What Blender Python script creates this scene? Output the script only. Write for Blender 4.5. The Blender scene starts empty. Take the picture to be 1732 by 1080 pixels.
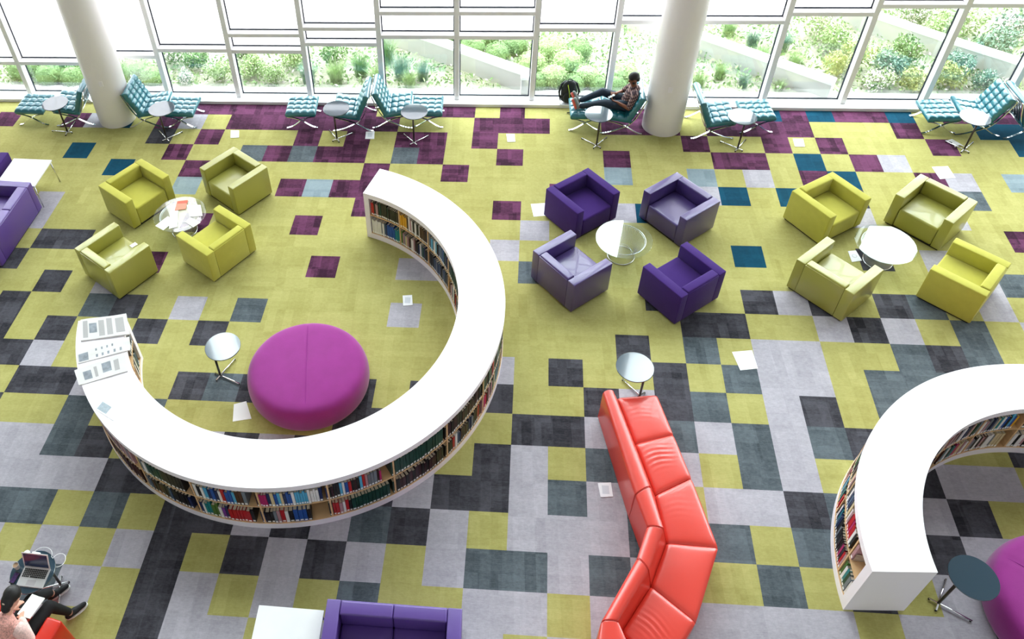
import bpy, bmesh, math, random
from mathutils import Vector, Matrix, noise
random.seed(7)
S = bpy.context.scene
COL = S.collection
R = math.radians

# ------------------------------------------------------------------ camera, sky, lights, exposure
cd = bpy.data.cameras.new('camera'); cam = bpy.data.objects.new('camera', cd); COL.objects.link(cam)
S.camera = cam
cd.sensor_fit = 'HORIZONTAL'; cd.sensor_width = 36.0
cd.lens = 1418.49 / 1732 * 36.0
cd.shift_x = (866 - 688.83) / 1732
cd.shift_y = -(540 - 388.68) / 1732
cd.clip_start = 0.05; cd.clip_end = 300
_X = Vector((0.9960737885659611, 0.07811200369848381, -0.04165960405550174))
_D = Vector((0.023890488457344636, -0.6903104309276895, -0.723118768608378))
_F = Vector((-0.08524231515581102, 0.719284383141074, -0.6894662601434836))
m = Matrix.Identity(4)
for r in range(3):
    m[r][0] = _X[r]; m[r][1] = -_D[r]; m[r][2] = -_F[r]
m[0][3], m[1][3], m[2][3] = 0.54088426, -5.32922381, 10.08053883
cam.matrix_world = m

S.view_settings.view_transform = 'Standard'; S.view_settings.look = 'None'
S.view_settings.exposure = 0.60; S.view_settings.gamma = 1.0; S.view_settings.use_curve_mapping = False
try:
    S.cycles.use_denoising = True
    S.cycles.denoiser = 'OPENIMAGEDENOISE'
    S.cycles.max_bounces = 8; S.cycles.diffuse_bounces = 4; S.cycles.glossy_bounces = 3
    S.cycles.transparent_max_bounces = 12; S.cycles.transmission_bounces = 4
    S.cycles.sample_clamp_indirect = 6
    S.cycles.caustics_reflective = False; S.cycles.caustics_refractive = False
except Exception:
    pass

W = bpy.data.worlds.new('overcast_sky'); S.world = W; W.use_nodes = True
bg = W.node_tree.nodes['Background']; bg.inputs[0].default_value = (0.92, 0.96, 1.0, 1); bg.inputs[1].default_value = 8.5

def area(name, loc, rot, sx, sy, power, color=(1, 1, 1)):
    l = bpy.data.lights.new(name, 'AREA'); l.shape = 'RECTANGLE'; l.size = sx; l.size_y = sy
    l.energy = power; l.color = color
    o = bpy.data.objects.new(name, l); COL.objects.link(o); o.location = loc; o.rotation_euler = rot
    return o
# portal at the tall glass facade: it only guides sampling of the sky through the glass
pt = area('facade_portal', (1.0, 9.3, 6.2), (R(-90), 0, 0), 44, 12.3, 1)
pt.data.cycles.is_portal = True
# unseen fill lights added under the ceiling for soft light from above
for k, (lx, ly) in enumerate([(-9, -0.5), (1, -0.5), (11, -0.5), (-9, -5.5), (1, -5.5), (11, -5.5)]):
    area('ceiling_fill', (lx, ly, 12.2), (0, 0, 0), 7, 2.2, 30, (1.0, 0.965, 0.93))

# ------------------------------------------------------------------ materials
MATS = {}
def srgb(h):
    v = [int(h[i:i+2], 16) / 255 for i in (0, 2, 4)]
    return tuple(c / 12.92 if c <= 0.04045 else ((c + 0.055) / 1.055) ** 2.4 for c in v)
def mat(name, col, rough=0.6, metal=0.0, spec=0.5, bump=0.0, bscale=200, var=0.0, vscale=4, coat=0.0, stretch=None, sheen=0.0):
    if name in MATS: return MATS[name]
    if isinstance(col, str): col = srgb(col)
    M = bpy.data.materials.new(name); M.use_nodes = True; nt = M.node_tree; b = nt.nodes['Principled BSDF']
    b.inputs['Base Color'].default_value = (*col, 1); b.inputs['Roughness'].default_value = rough
    b.inputs['Metallic'].default_value = metal; b.inputs['Specular IOR Level'].default_value = spec
    b.inputs['Coat Weight'].default_value = coat
    b.inputs['Sheen Weight'].default_value = sheen
    tc = nt.nodes.new('ShaderNodeTexCoord'); mp = nt.nodes.new('ShaderNodeMapping'); nt.links.new(tc.outputs['Object'], mp.inputs[0])
    if stretch: mp.inputs['Scale'].default_value = stretch
    if var > 0:
        n = nt.nodes.new('ShaderNodeTexNoise'); n.inputs['Scale'].default_value = vscale; n.inputs['Detail'].default_value = 5
        nt.links.new(mp.outputs[0], n.inputs['Vector'])
        r = nt.nodes.new('ShaderNodeMapRange'); r.inputs['From Min'].default_value = 0.25; r.inputs['From Max'].default_value = 0.75
        r.inputs['To Min'].default_value = 1 - var; r.inputs['To Max'].default_value = 1 + var
        nt.links.new(n.outputs['Fac'], r.inputs['Value'])
        h = nt.nodes.new('ShaderNodeHueSaturation'); h.inputs['Color'].default_value = (*col, 1)
        nt.links.new(r.outputs[0], h.inputs['Value']); nt.links.new(h.outputs[0], b.inputs['Base Color'])
    if bump > 0:
        n = nt.nodes.new('ShaderNodeTexNoise'); n.inputs['Scale'].default_value = bscale; n.inputs['Detail'].default_value = 3
        nt.links.new(mp.outputs[0], n.inputs['Vector'])
        bp = nt.nodes.new('ShaderNodeBump'); bp.inputs['Strength'].default_value = bump; bp.inputs['Distance'].default_value = 0.003
        nt.links.new(n.outputs['Fac'], bp.inputs['Height']); nt.links.new(bp.outputs[0], b.inputs['Normal'])
    MATS[name] = M
    return M

def carpet(name, col, col2, amt, thread=0.18):
    """woven carpet tile: blocky tone-on-tone weave patches and fine horizontal threads"""
    col, col2 = srgb(col), srgb(col2)
    M = bpy.data.materials.new(name); M.use_nodes = True; nt = M.node_tree; b = nt.nodes['Principled BSDF']
    b.inputs['Roughness'].default_value = 0.95; b.inputs['Specular IOR Level'].default_value = 0.12
    L = nt.links; N = nt.nodes.new
    tc = N('ShaderNodeTexCoord')
    def cells(sc, off):
        mp = N('ShaderNodeMapping'); mp.inputs['Scale'].default_value = sc; mp.inputs['Location'].default_value = off
        L.new(tc.outputs['Object'], mp.inputs[0])
        f = N('ShaderNodeVectorMath'); f.operation = 'FLOOR'; L.new(mp.outputs[0], f.inputs[0])
        w = N('ShaderNodeTexWhiteNoise'); w.noise_dimensions = '2D'; L.new(f.outputs[0], w.inputs['Vector'])
        return w.outputs['Value']
    def m2(op, a, c):
        x = N('ShaderNodeMath'); x.operation = op
        for k, v in enumerate((a, c)):
            if isinstance(v, (int, float)): x.inputs[k].default_value = v
            else: L.new(v, x.inputs[k])
        return x.outputs[0]
    c1 = cells((7.3, 2.1, 0), (0.3, 0.1, 0)); c2 = cells((1.7, 9.7, 0), (0.7, 0.45, 0)); c3 = cells((4, 4, 0), (0.5, 0.2, 0))
    s = m2('ADD', m2('MULTIPLY', c1, 0.4), m2('ADD', m2('MULTIPLY', c2, 0.3), m2('MULTIPLY', c3, 0.3)))
    nz = N('ShaderNodeTexNoise'); nz.inputs['Scale'].default_value = 1.0; nz.inputs['Detail'].default_value = 5; nz.inputs['Roughness'].default_value = 0.8
    mp = N('ShaderNodeMapping'); mp.inputs['Scale'].default_value = (13, 85, 1); L.new(tc.outputs['Object'], mp.inputs[0]); L.new(mp.outputs[0], nz.inputs['Vector'])
    n2 = N('ShaderNodeTexNoise'); n2.inputs['Scale'].default_value = 18; n2.inputs['Detail'].default_value = 5; n2.inputs['Roughness'].default_value = 0.75
    L.new(tc.outputs['Object'], n2.inputs['Vector'])
    t = m2('ADD', m2('MULTIPLY', m2('SUBTRACT', nz.outputs['Fac'], 0.5), thread * 7), m2('MULTIPLY', m2('SUBTRACT', n2.outputs['Fac'], 0.5), thread * 6))
    fac = m2('ADD', m2('MULTIPLY', m2('SUBTRACT', s, 0.5), 2.2 * amt), 0.5)
    fac = m2('ADD', fac, t)
    mx = N('ShaderNodeMix'); mx.data_type = 'RGBA'; mx.clamp_factor = True
    L.new(fac, mx.inputs[0]); mx.inputs[6].default_value = (*col, 1); mx.inputs[7].default_value = (*col2, 1)
    L.new(mx.outputs[2], b.inputs['Base Color'])
    bp = N('ShaderNodeBump'); bp.inputs['Strength'].default_value = 0.5; bp.inputs['Distance'].default_value = 0.003
    L.new(nz.outputs['Fac'], bp.inputs['Height']); L.new(bp.outputs[0], b.inputs['Normal'])
    return M

def glassy(name, tint=(1, 1, 1), refl=0.08, body=None, bodyfac=0.0, rough=0.02):
    M = bpy.data.materials.new(name); M.use_nodes = True; nt = M.node_tree
    for n in list(nt.nodes):
        if n.type != 'OUTPUT_MATERIAL': nt.nodes.remove(n)
    out = nt.nodes[0]; N = nt.nodes.new; L = nt.links
    t = N('ShaderNodeBsdfTransparent'); t.inputs[0].default_value = (*tint, 1)
    g = N('ShaderNodeBsdfGlossy'); g.inputs['Roughness'].default_value = rough; g.inputs[0].default_value = (1, 1, 1, 1)
    fr = N('ShaderNodeFresnel'); gm = N('ShaderNodeNewGeometry'); io = N('ShaderNodeMapRange'); io.inputs['To Min'].default_value = 1.5; io.inputs['To Max'].default_value = 1 / 1.5
    L.new(gm.outputs['Backfacing'], io.inputs['Value']); L.new(io.outputs[0], fr.inputs[0])
    ml = N('ShaderNodeMath'); ml.operation = 'MULTIPLY'; ml.inputs[1].default_value = refl / 0.04; ml.use_clamp = True; L.new(fr.outputs[0], ml.inputs[0])
    base = t.outputs[0]
    if body:
        d = N('ShaderNodeBsdfDiffuse'); d.inputs[0].default_value = (*body, 1)
        tl = N('ShaderNodeBsdfTranslucent'); tl.inputs[0].default_value = (*body, 1)
        a = N('ShaderNodeMixShader'); a.inputs[0].default_value = 0.7; L.new(d.outputs[0], a.inputs[1]); L.new(tl.outputs[0], a.inputs[2])
        c = N('ShaderNodeMixShader'); c.inputs[0].default_value = bodyfac; L.new(t.outputs[0], c.inputs[1]); L.new(a.outputs[0], c.inputs[2]); base = c.outputs[0]
    mx = N('ShaderNodeMixShader'); L.new(ml.outputs[0], mx.inputs[0]); L.new(base, mx.inputs[1]); L.new(g.outputs[0], mx.inputs[2])
    L.new(mx.outputs[0], out.inputs[0])
    return M

WHITE = mat('white_lacquer', 'f5eff4', 0.45, spec=0.4)
WALLW = mat('white_paint', 'a5a3a4', 0.8, spec=0.2)
FRAMEW = mat('white_powder_coat', 'f2f1f3', 0.5, spec=0.3)
GASKET = mat('dark_rubber', '2a3340', 0.6)
COLM = mat('column_plaster', 'f0eae9', 0.35, spec=0.4)
WOOD = mat('warm_maple', 'dab384', 0.45, var=0.15, vscale=3, stretch=(1, 1, 9))
CHROME = mat('chrome', (0.78, 0.78, 0.8), 0.12, metal=1.0)
STEELD = mat('dark_steel', '4a423e', 0.3, metal=0.7)
DISC = mat('slate_laminate', '2b4150', 0.12, spec=1.0, coat=0.75)
BLACK = mat('black_plinth', '16140f', 0.8)
TEAL = mat('teal_leather', '17707f', 0.3, spec=0.8, bump=0.15, bscale=300, coat=0.35)
TEALD = mat('dark_teal_strap', '0d3440', 0.5)
LIMEF = mat('citron_fabric', 'b8b34c', 0.85, spec=0.15, bump=0.3, bscale=420, var=0.05, vscale=9, sheen=0.2)
OLIVE = mat('olive_leather', '9d9a45', 0.38, spec=0.7, bump=0.1, bscale=260, coat=0.35)
PURF = mat('violet_fabric', '3b1c68', 0.85, spec=0.2, bump=0.3, bscale=420, var=0.05, vscale=9, sheen=0.1)
PURL = mat('violet_leather', '483571', 0.38, spec=0.7, bump=0.1, bscale=260, coat=0.35)
PURS = mat('purple_leather', '573b88', 0.42, spec=0.6, bump=0.08, bscale=260, coat=0.2)
RED = mat('coral_red_leather', 'd93a2b', 0.36, spec=0.7, bump=0.12, bscale=90, coat=0.3)
SEAM = mat('dark_seam', '7a150e', 0.7)
REDC = mat('scarlet_leather', 'c8260f', 0.36, spec=0.5, bump=0.1, bscale=160, coat=0.15)
MAG = mat('magenta_felt', '8e2a7e', 0.9, spec=0.15, bump=0.4, bscale=160, var=0.07, vscale=5, sheen=0.35)
MARBLE = mat('white_marble', 'ecebec', 0.15, spec=0.5, var=0.04, vscale=3)
PAPER = mat('paper', 'f6f6f6', 0.7, spec=0.2)
PAPERG = mat('paper_print_grey', 'a9b0b4', 0.8)
PAPERL = mat('newsprint', 'd6d3d0', 0.8, spec=0.1)
GLASS = glassy('clear_window_glass', (0.96, 1.0, 0.99), 0.05)
FRIT = glassy('milky_fritted_glass', (0.97, 0.98, 1.0), 0.04, (0.93, 0.9, 0.91), 0.72)
TGLASS = glassy('table_glass', (0.94, 0.98, 0.97), 0.07)
WIREM = mat('nickel_wire', (0.7, 0.7, 0.7), 0.25, metal=0.9)

# ------------------------------------------------------------------ geometry helpers
def newbm(): return bmesh.new()
def obj(name, bm, mt=None, parent=None, smooth=False, mats=None):
    me = bpy.data.meshes.new(name); bm.normal_update(); bm.to_mesh(me); bm.free()
    for q in (mats if mats else ([mt] if mt else [])): me.materials.append(q)
    if smooth:
        for p in me.polygons: p.use_smooth = True
    o = bpy.data.objects.new(name, me); COL.objects.link(o)
    if parent is not None: o.parent = parent
    return o
def autosmooth(o, deg=35):
    for p in o.data.polygons: p.use_smooth = True
    md = o.modifiers.new('edges', 'EDGE_SPLIT'); md.split_angle = R(deg)
    return o
def tag(o, label=None, cat=None, group=None, kind=None):
    if label: o['label'] = label
    if cat: o['category'] = cat
    if group: o['group'] = group
    if kind: o['kind'] = kind
    return o
def thing(name, label, cat, loc=(0, 0, 0), rz=0.0, group=None):
    o = bpy.data.objects.new(name, None); COL.objects.link(o); o.location = loc; o.rotation_euler = (0, 0, rz)
    o.empty_display_size = 0.1
    return tag(o, label, cat, group)
def struct(name, bm, mt, mats=None, parent=None, smooth=False):
    o = obj(name, bm, mt, parent, smooth, mats); o['kind'] = 'structure'; return o
def dup(root, loc, rz, label, group=None):
    r = root.copy(); COL.objects.link(r); r.location = loc; r.rotation_euler = (0, 0, rz); r['label'] = label
    if group: r['group'] = group
    for ch in list(root.children):
        c = ch.copy(); COL.objects.link(c); c.parent = r
        for g in list(ch.children):
            d = g.copy(); COL.objects.link(d); d.parent = c
    return r
def box(bm, c, s, rz=0.0, bev=0.0, seg=2, mi=0, M=None):
    t = bmesh.ops.create_cube(bm, size=1.0)
    vs = t['verts']
    mt = Matrix.Translation(c) @ Matrix.Rotation(rz, 4, 'Z') @ Matrix.Diagonal((*s, 1))
    if M is not None: mt = M @ mt
    bmesh.ops.transform(bm, matrix=mt, verts=vs)
    fs = set(f for v in vs for f in v.link_faces)
    for f in fs: f.material_index = mi
    if bev > 0:
        es = list(set(e for v in vs for e in v.link_edges))
        bmesh.ops.bevel(bm, geom=es, offset=bev, segments=seg, affect='EDGES', profile=0.5)
def tube(bm, pts, r, n=8, cap=True, mi=0):
    pts = [Vector(p) for p in pts]; rings = []
    rr = r if isinstance(r, (list, tuple)) else [r] * len(pts)
    up = Vector((0, 0, 1))
    for i, p in enumerate(pts):
        d = (pts[min(i + 1, len(pts) - 1)] - pts[max(i - 1, 0)]).normalized()
        a = d.cross(up)
        if a.length < 1e-3: a = d.cross(Vector((1, 0, 0)))
        a.normalize(); b = d.cross(a).normalized()
        rings.append([bm.verts.new(p + (a * math.cos(2 * math.pi * k / n) + b * math.sin(2 * math.pi * k / n)) * rr[i]) for k in range(n)])
    for i in range(len(rings) - 1):
        for k in range(n):
            f = bm.faces.new((rings[i][k], rings[i][(k + 1) % n], rings[i + 1][(k + 1) % n], rings[i + 1][k])); f.material_index = mi; f.smooth = True
    if cap:
        bm.faces.new(rings[0][::-1]).material_index = mi; bm.faces.new(rings[-1]).material_index = mi
def bar(bm, pts, w, t, side):
    """flat bar swept along pts: w across (along side), t thick in the plane"""
    pts = [Vector(p) for p in pts]; side = Vector(side); rings = []
    for i, p in enumerate(pts):
        d = (pts[min(i + 1, len(pts) - 1)] - pts[max(i - 1, 0)]).normalized(); nrm = d.cross(side).normalized()
        rings.append([bm.verts.new(p + side * (w / 2 * sx) + nrm * (t / 2 * sy)) for sx, sy in ((-1, -1), (1, -1), (1, 1), (-1, 1))])
    for i in range(len(rings) - 1):
        for k in range(4): bm.faces.new((rings[i][k], rings[i][(k + 1) % 4], rings[i + 1][(k + 1) % 4], rings[i + 1][k]))
    bm.faces.new(rings[0][::-1]); bm.faces.new(rings[-1])
def lathe(bm, prof, n=48, sx=1.0, sy=1.0, cap=True, mi=0):
    rings = [[bm.verts.new((r * sx * math.cos(2 * math.pi * k / n), r * sy * math.sin(2 * math.pi * k / n), z)) for k in range(n)] for r, z in prof]
    for i in range(len(rings) - 1):
        for k in range(n):
            f = bm.faces.new((rings[i][k], rings[i][(k + 1) % n], rings[i + 1][(k + 1) % n], rings[i + 1][k])); f.smooth = True; f.material_index = mi
    if cap:
        bm.faces.new(rings[0][::-1]).material_index = mi; bm.faces.new(rings[-1]).material_index = mi
def prism(bm, poly, z0, z1, mi=0):
    a = [bm.verts.new((x, y, z0)) for x, y in poly]; b = [bm.verts.new((x, y, z1)) for x, y in poly]
    n = len(poly)
    fs = [bm.faces.new(a[::-1]), bm.faces.new(b)] + [bm.faces.new((a[k], a[(k + 1) % n], b[(k + 1) % n], b[k])) for k in range(n)]
    for f in fs: f.material_index = mi
    return a + b
def fixn(bm): bmesh.ops.recalc_face_normals(bm, faces=bm.faces[:])
def arcslab(bm, r0, r1, a0, a1, z0, z1, step=2.0, mi=0):
    """solid slab between two radii and two angles (degrees)"""
    n = max(1, int(round(abs(a1 - a0) / step))); rs = []
    for k in range(n + 1):
        a = R(a0 + (a1 - a0) * k / n); c, s = math.cos(a), math.sin(a)
        rs.append([bm.verts.new((r * c, r * s, z)) for r, z in ((r0, z0), (r1, z0), (r1, z1), (r0, z1))])
    for k in range(n):
        for j in range(4):
            f = bm.faces.new((rs[k][j], rs[k][(j + 1) % 4], rs[k + 1][(j + 1) % 4], rs[k + 1][j])); f.material_index = mi
    for e in (rs[0], rs[-1]): bm.faces.new(e).material_index = mi
def bez(p0, p1, p2, p3, n=10):
    o = []
    for i in range(n + 1):
        t = i / n; u = 1 - t
        o.append(tuple(u**3 * a + 3 * u*u*t * b + 3 * u*t*t * c + t**3 * d for a, b, c, d in zip(p0, p1, p2, p3)))
    return o

# ------------------------------------------------------------------ floor: square carpet tiles laid in a slightly skewed grid
CODES = {'L': 0, 'D': 1, 'S': 2, 'G': 3, 'M': 4, 'T': 5, 's': 6}
CM = [carpet('lime_carpet', '989352', 'bab574', 0.3, 0.16), carpet('charcoal_carpet', '2b2a2f', '55545b', 0.55, 0.2), carpet('slate_carpet', '3f464b', '697278', 0.45, 0.2),
      carpet('light_grey_carpet', '98949c', 'bdb9c1', 0.3, 0.2), carpet('plum_carpet', '371c2e', '6c3c5c', 0.75, 0.2), carpet('petrol_carpet', '0b3549', '155069', 0.3, 0.12), carpet('pale_slate_carpet', '73838a', '93a3aa', 0.5, 0.14)]
TILES = {
 -18: '-13:M -12:M -11:M -10:M -9:M -8:M -7:M -6:M -5:M -3:M -2:M -1:M 1:M 5:M 6:M 7:M 9:M 10:M 11:T 12:M 13:T 14:M 15:M 16:T 18:M 19:M 20:M',
 -17: '-20:M -17:M -16:G -15:T -13:M -12:G -10:M -9:M -8:M -7:M -6:M -5:M -4:M 0:M 1:M 2:M 5:M 6:M 7:M 9:M 10:M 11:M 12:M 16:M 19:T 20:T',
 -16: '-13:D -11:M -7:M -5:M -3:M -2:M 0:M 8:M 11:M 13:M 17:M 20:T 21:T',
 -15: '-16:T -12:M -9:S -8:M -7:S -6:M -5:M -3:S -2:M 1:M 5:M 9:M 10:M 12:T 14:M 15:G',
 -14: '-14:T -11:M -4:M -1:M 5:s 8:s 10:G 12:M 13:T 16:M 17:G 19:s',
 -13: '-11:s -7:M -6:s -5:M -4:M 3:M 8:G 9:T 11:T 13:D 17:S',
 -12: '-16:G -4:M 1:M 5:G 6:T 13:G 16:G',
 -11: '-16:G -10:M -6:M 2:G 18:M',
 -10: '-15:D -14:D 1:G 9:T 13:D 15:G',
 -9: '-16:D -11:M -5:M -2:G -1:G 2:S 16:G 17:S',
 -8: '-14:D -12:G 6:D 9:D 10:G 11:D 13:D 14:S 16:G',
 -7: '-15:D -12:S -11:D -9:G -7:S -2:G 7:D 8:D 11:G 12:D 13:G 15:S 17:G',
 -6: '-15:D -13:D -10:D -8:D 5:D 7:S 9:G 10:G 13:S 14:D 15:S',
 -5: '-15:D -14:D -13:G 1:G 3:D 6:D 8:S 9:G 10:G 12:S 13:S 14:S',
 -4: '-13:D -12:D -11:G -8:D -7:S -6:D -3:D -1:D 1:D 4:D 5:G 6:D 7:S 9:G 10:D 12:S 13:D 14:L',
 -3: '-15:D -14:D -11:S -9:S -3:D -2:D 2:D 3:D 4:G 5:D 6:S 7:G 8:S 9:G 10:S 11:D 12:G 15:D 16:S',
 -2: '-14:G -13:G -12:G -11:S -10:D -8:D -7:G -6:D -5:G -4:D -3:D -1:G 1:D 2:G 4:S 5:G 6:G 8:S 9:G 11:G 12:D 13:G 14:G 16:D',
 -1: '-14:G -13:G -12:G -11:G -10:G -9:D -8:D -7:L -6:G -5:D -4:G -3:S -2:D -1:G 0:D 1:D 2:G 3:S 4:G 5:D 7:G 8:G 9:D 10:S 11:G 12:G 13:D 15:G',
 0: '-14:S -13:L -12:S -11:S -9:S -7:D -6:D -5:G -4:D -3:G -2:S -1:D 0:G 2:G 3:G 4:G 5:S 6:G 7:S 9:S 10:G 11:S 12:D 13:G 14:G 16:D',
 1: '-13:S -12:G -10:G -8:G -7:D -5:D -4:G -3:D -2:G 0:G 1:S 2:S 3:G 4:S 5:G 8:S 10:D 12:G 13:G 14:S 15:D',
 2: '-13:G -12:G -11:G -10:S -9:G -7:D -6:G -4:G -2:S 1:G 2:G 4:G 5:S 6:G 7:G 8:G 9:G 11:G 12:G 13:S 15:G',
 3: '-12:D -10:G -7:D -6:G -5:G -3:G -2:D 0:G 1:G 3:G 5:D 6:G 8:D 9:G 11:S 12:G 14:G',
}
SK = 0.04701437942615309
def gp(i, j): return (0.5 * (i - SK * j), -0.5 * j)
bm = newbm(); vv = {}
rng = random.Random(3)
def gv(i, j):
    if (i, j) not in vv:
        x, y = gp(i, j)
        if j == -18: y = 9.0
        vv[(i, j)] = bm.verts.new((x, y, 0))
    return vv[(i, j)]
for j in range(-18, 16):
    d = {}
    for t in TILES.get(j, '').split():
        a, c = t.split(':'); d[int(a)] = c
    for i in range(-34, 36):
        f = bm.faces.new((gv(i, j + 1), gv(i + 1, j + 1), gv(i + 1, j), gv(i, j)))
        c = d.get(i, 'L')
        if j > 3: c = rng.choice('LDSGGDSL')
        elif (i > 21 or i < -21) : c = rng.choice('LLLLLM') if j < -8 else rng.choice('LDSG')
        f.material_index = CODES[c]
struct('floor', bm, None, CM)

# ------------------------------------------------------------------ hall shell
YG = 9.2; HT = 12.5; P0 = 0.02; PS = 1.527
bm = newbm(); box(bm, (1, 0.3, HT + 0.15), (36, 19, 0.3)); struct('ceiling', bm, mat('grey_ceiling', '6c6c70', 0.9))
bm = newbm(); box(bm, (1, -8.15, HT / 2), (35.4, 0.3, HT)); struct('wall_back', bm, WALLW)
bm = newbm(); box(bm, (-16.65, 0.5, HT / 2), (0.3, 17.4, HT)); struct('wall_left', bm, WALLW)
bm = newbm(); box(bm, (17.65, 0.5, HT / 2), (0.3, 17.4, HT)); struct('wall_right', bm, WALLW)
bm = newbm(); box(bm, (0.5, 9.05, 0.0), (34.0, 0.36, 0.14), bev=0.006); struct('trim_1', bm, FRAMEW)
RAILS = {-11: [.73], -10: [.73], -9: [.75], -8: [.8], -7: [.90], -6: [.90], -5: [1.07], -4: [1.23], -3: [1.21, 1.58], -2: [1.385, 1.73], -1: [1.56, 2.07], 0: [1.555, 2.07], 1: [1.73], 2: [1.9], 3: [1.9], 4: [2.07], 5: [2.23], 6: [2.25], 7: [2.3], 8: [2.4], 9: [2.4]}
for n, (k, rz_) in enumerate(sorted(RAILS.items())):
    x0 = P0 + PS * k + 0.05; x1 = P0 + PS * (k + 1) - 0.05
    zs = list(rz_); top = zs[-1]
    while top < HT - 2.2:
        top += rng.choice((1.5, 1.75, 2.1)); zs.append(top)
    bm = newbm()
    box(bm, (x0 - 0.05, YG - 0.09, HT / 2 + 0.03), (0.1, 0.18, HT - 0.07), bev=0.004, seg=1)
    for z in zs: box(bm, ((x0 + x1) / 2, YG - 0.09, z - 0.04), (x1 - x0, 0.176, 0.08), bev=0.004, seg=1)
    w = struct('window_%d' % (n + 1), bm, FRAMEW)
    edges = [0.07] + zs + [HT]
    gk = newbm()
    for q in range(len(edges) - 1):
        lo = edges[q]; hi = edges[q + 1] - (0.08 if q < len(edges) - 2 else 0)
        b2 = newbm(); box(b2, ((x0 + x1) / 2, YG, (lo + hi) / 2), (x1 - x0, 0.012, hi - lo))
        obj('pane', b2, GLASS if q == 0 or lo > 3.4 else FRIT, w)
        for zz in (lo + 0.012,): box(gk, ((x0 + x1) / 2, YG - 0.014, zz), (x1 - x0, 0.014, 0.024))
        for xx in (x0 + 0.011, x1 - 0.011): box(gk, (xx, YG - 0.014, (lo + hi) / 2), (0.022, 0.014, hi - lo))
    obj('gasket', gk, GASKET, w)
for (cx, cy, lab) in ((-6.98, 8.34, 'left'), (4.06, 8.32, 'right')):
    bm = newbm(); lathe(bm, [(0.375, 0), (0.375, HT)], 72)
    bmesh.ops.translate(bm, verts=bm.verts[:], vec=(cx, cy, 0))
    o = tag(autosmooth(struct('column', bm, COLM)), 'smooth round white column at the %s of the window wall' % lab, 'column')
    bm = newbm(); box(bm, (0, 0, 0), (0.075, 0.012, 0.115), bev=0.004)
    ang = R(-77 if lab == 'left' else -100)
    s = obj('wall_switch', bm, WHITE); s.location = (cx + 0.378 * math.cos(ang), cy + 0.378 * math.sin(ang), 1.08); s.rotation_euler = (0, 0, ang + R(90))
    tag(s, 'small white switch plate on the %s round column' % lab, 'switch')

# ------------------------------------------------------------------ armchairs and sofas
def lounge(name, label, cat, mt, w, loc, ang, depth=0.80, h=0.64, arm=0.15, seats=1, group=None, seat_z=0.40, bev=0.014, notch=False, back=0.15):
    """cube seat, origin at the floor centre, facing +x"""
    t = thing(name, label, cat, loc, ang, group)
    hx, hy = depth / 2, w / 2
    for s in (-1, 1):
        b = newbm(); box(b, (0, s * (hy - arm / 2), (h + 0.035) / 2), (depth, arm, h - 0.035), bev=bev, seg=3); autosmooth(obj('armrest', b, mt, t))
    b = newbm(); iw = w - 2 * arm - 0.004
    box(b, (-hx + 0.03, 0, (h + 0.03) / 2), (0.06, iw, h - 0.05), bev=0.006)
    for k in range(seats):
        cw = iw / seats
        box(b, (-hx + back / 2 + 0.006, -iw / 2 + cw * (k + .5), seat_z / 2 + h / 2 - 0.005), (back - 0.012, cw - 0.003, h - seat_z + 0.05 - 0.01), bev=0.022, seg=4)
    for v in b.verts:
        if v.co.x > -hx + 0.08:
            u = abs(v.co.y) / (iw / 2); v.co.x += 0.016 * max(0, 1 - u * u) if seats == 1 else 0.01
    autosmooth(obj('backrest', b, mt, t), 50)
    for k in range(seats):
        b = newbm(); cw = iw / seats; x0 = -hx + back - 0.005; ln = hx - x0 - 0.004
        box(b, (x0 + ln / 2, -iw / 2 + cw * (k + .5), seat_z / 2 + 0.02), (ln, cw - 0.004, seat_z - 0.04), bev=0.03, seg=4)
        bmesh.ops.subdivide_edges(b, edges=[e for e in b.edges if e.calc_length() > 0.2], cuts=5, use_grid_fill=True)
        cy = -iw / 2 + cw * (k + .5)
        for v in b.verts:
            if v.co.z > seat_z - 0.03:
                u = (v.co.x - x0 - ln / 2) / (ln / 2); q = (v.co.y - cy) / (cw / 2)
                v.co.z += 0.016 * max(0, 1 - u * u) * max(0, 1 - q * q)
        autosmooth(obj('seat', b, mt, t), 50)
    b = newbm(); box(b, (0, 0, 0.0175), (depth - 0.06, w - 0.06, 0.035)); obj('plinth', b, BLACK, t)
    return t
CH = [
 ('P1', 2.283, 5.601, -52.1, PURF, 'purple fabric cube armchair at the window side of the purple group, beside the column-side leather one'),
 ('P2', 3.905, 5.513, -141.5, PURL, 0), ('P3', 2.004, 4.005, 39.1, PURL, 0), ('P4', 3.682, 3.812, 127.5, PURF, 0),
 ('LA', -5.429, 3.955, 55.4, OLIVE, 0), ('LB', -3.846, 4.42, 144.7, LIMEF, 0), ('LC', -5.601, 5.629, -34.9, LIMEF, 0), ('LD', -3.884, 6.038, -127.7, OLIVE, 0),
 ('R1', 6.346, 5.62, -56.7, LIMEF, 0), ('R2', 7.988, 5.581, -136.9, OLIVE, 0), ('R3', 6.02, 3.992, 41.9, OLIVE, 0), ('R4', 7.928, 4.032, 137.9, LIMEF, 0)]
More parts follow.
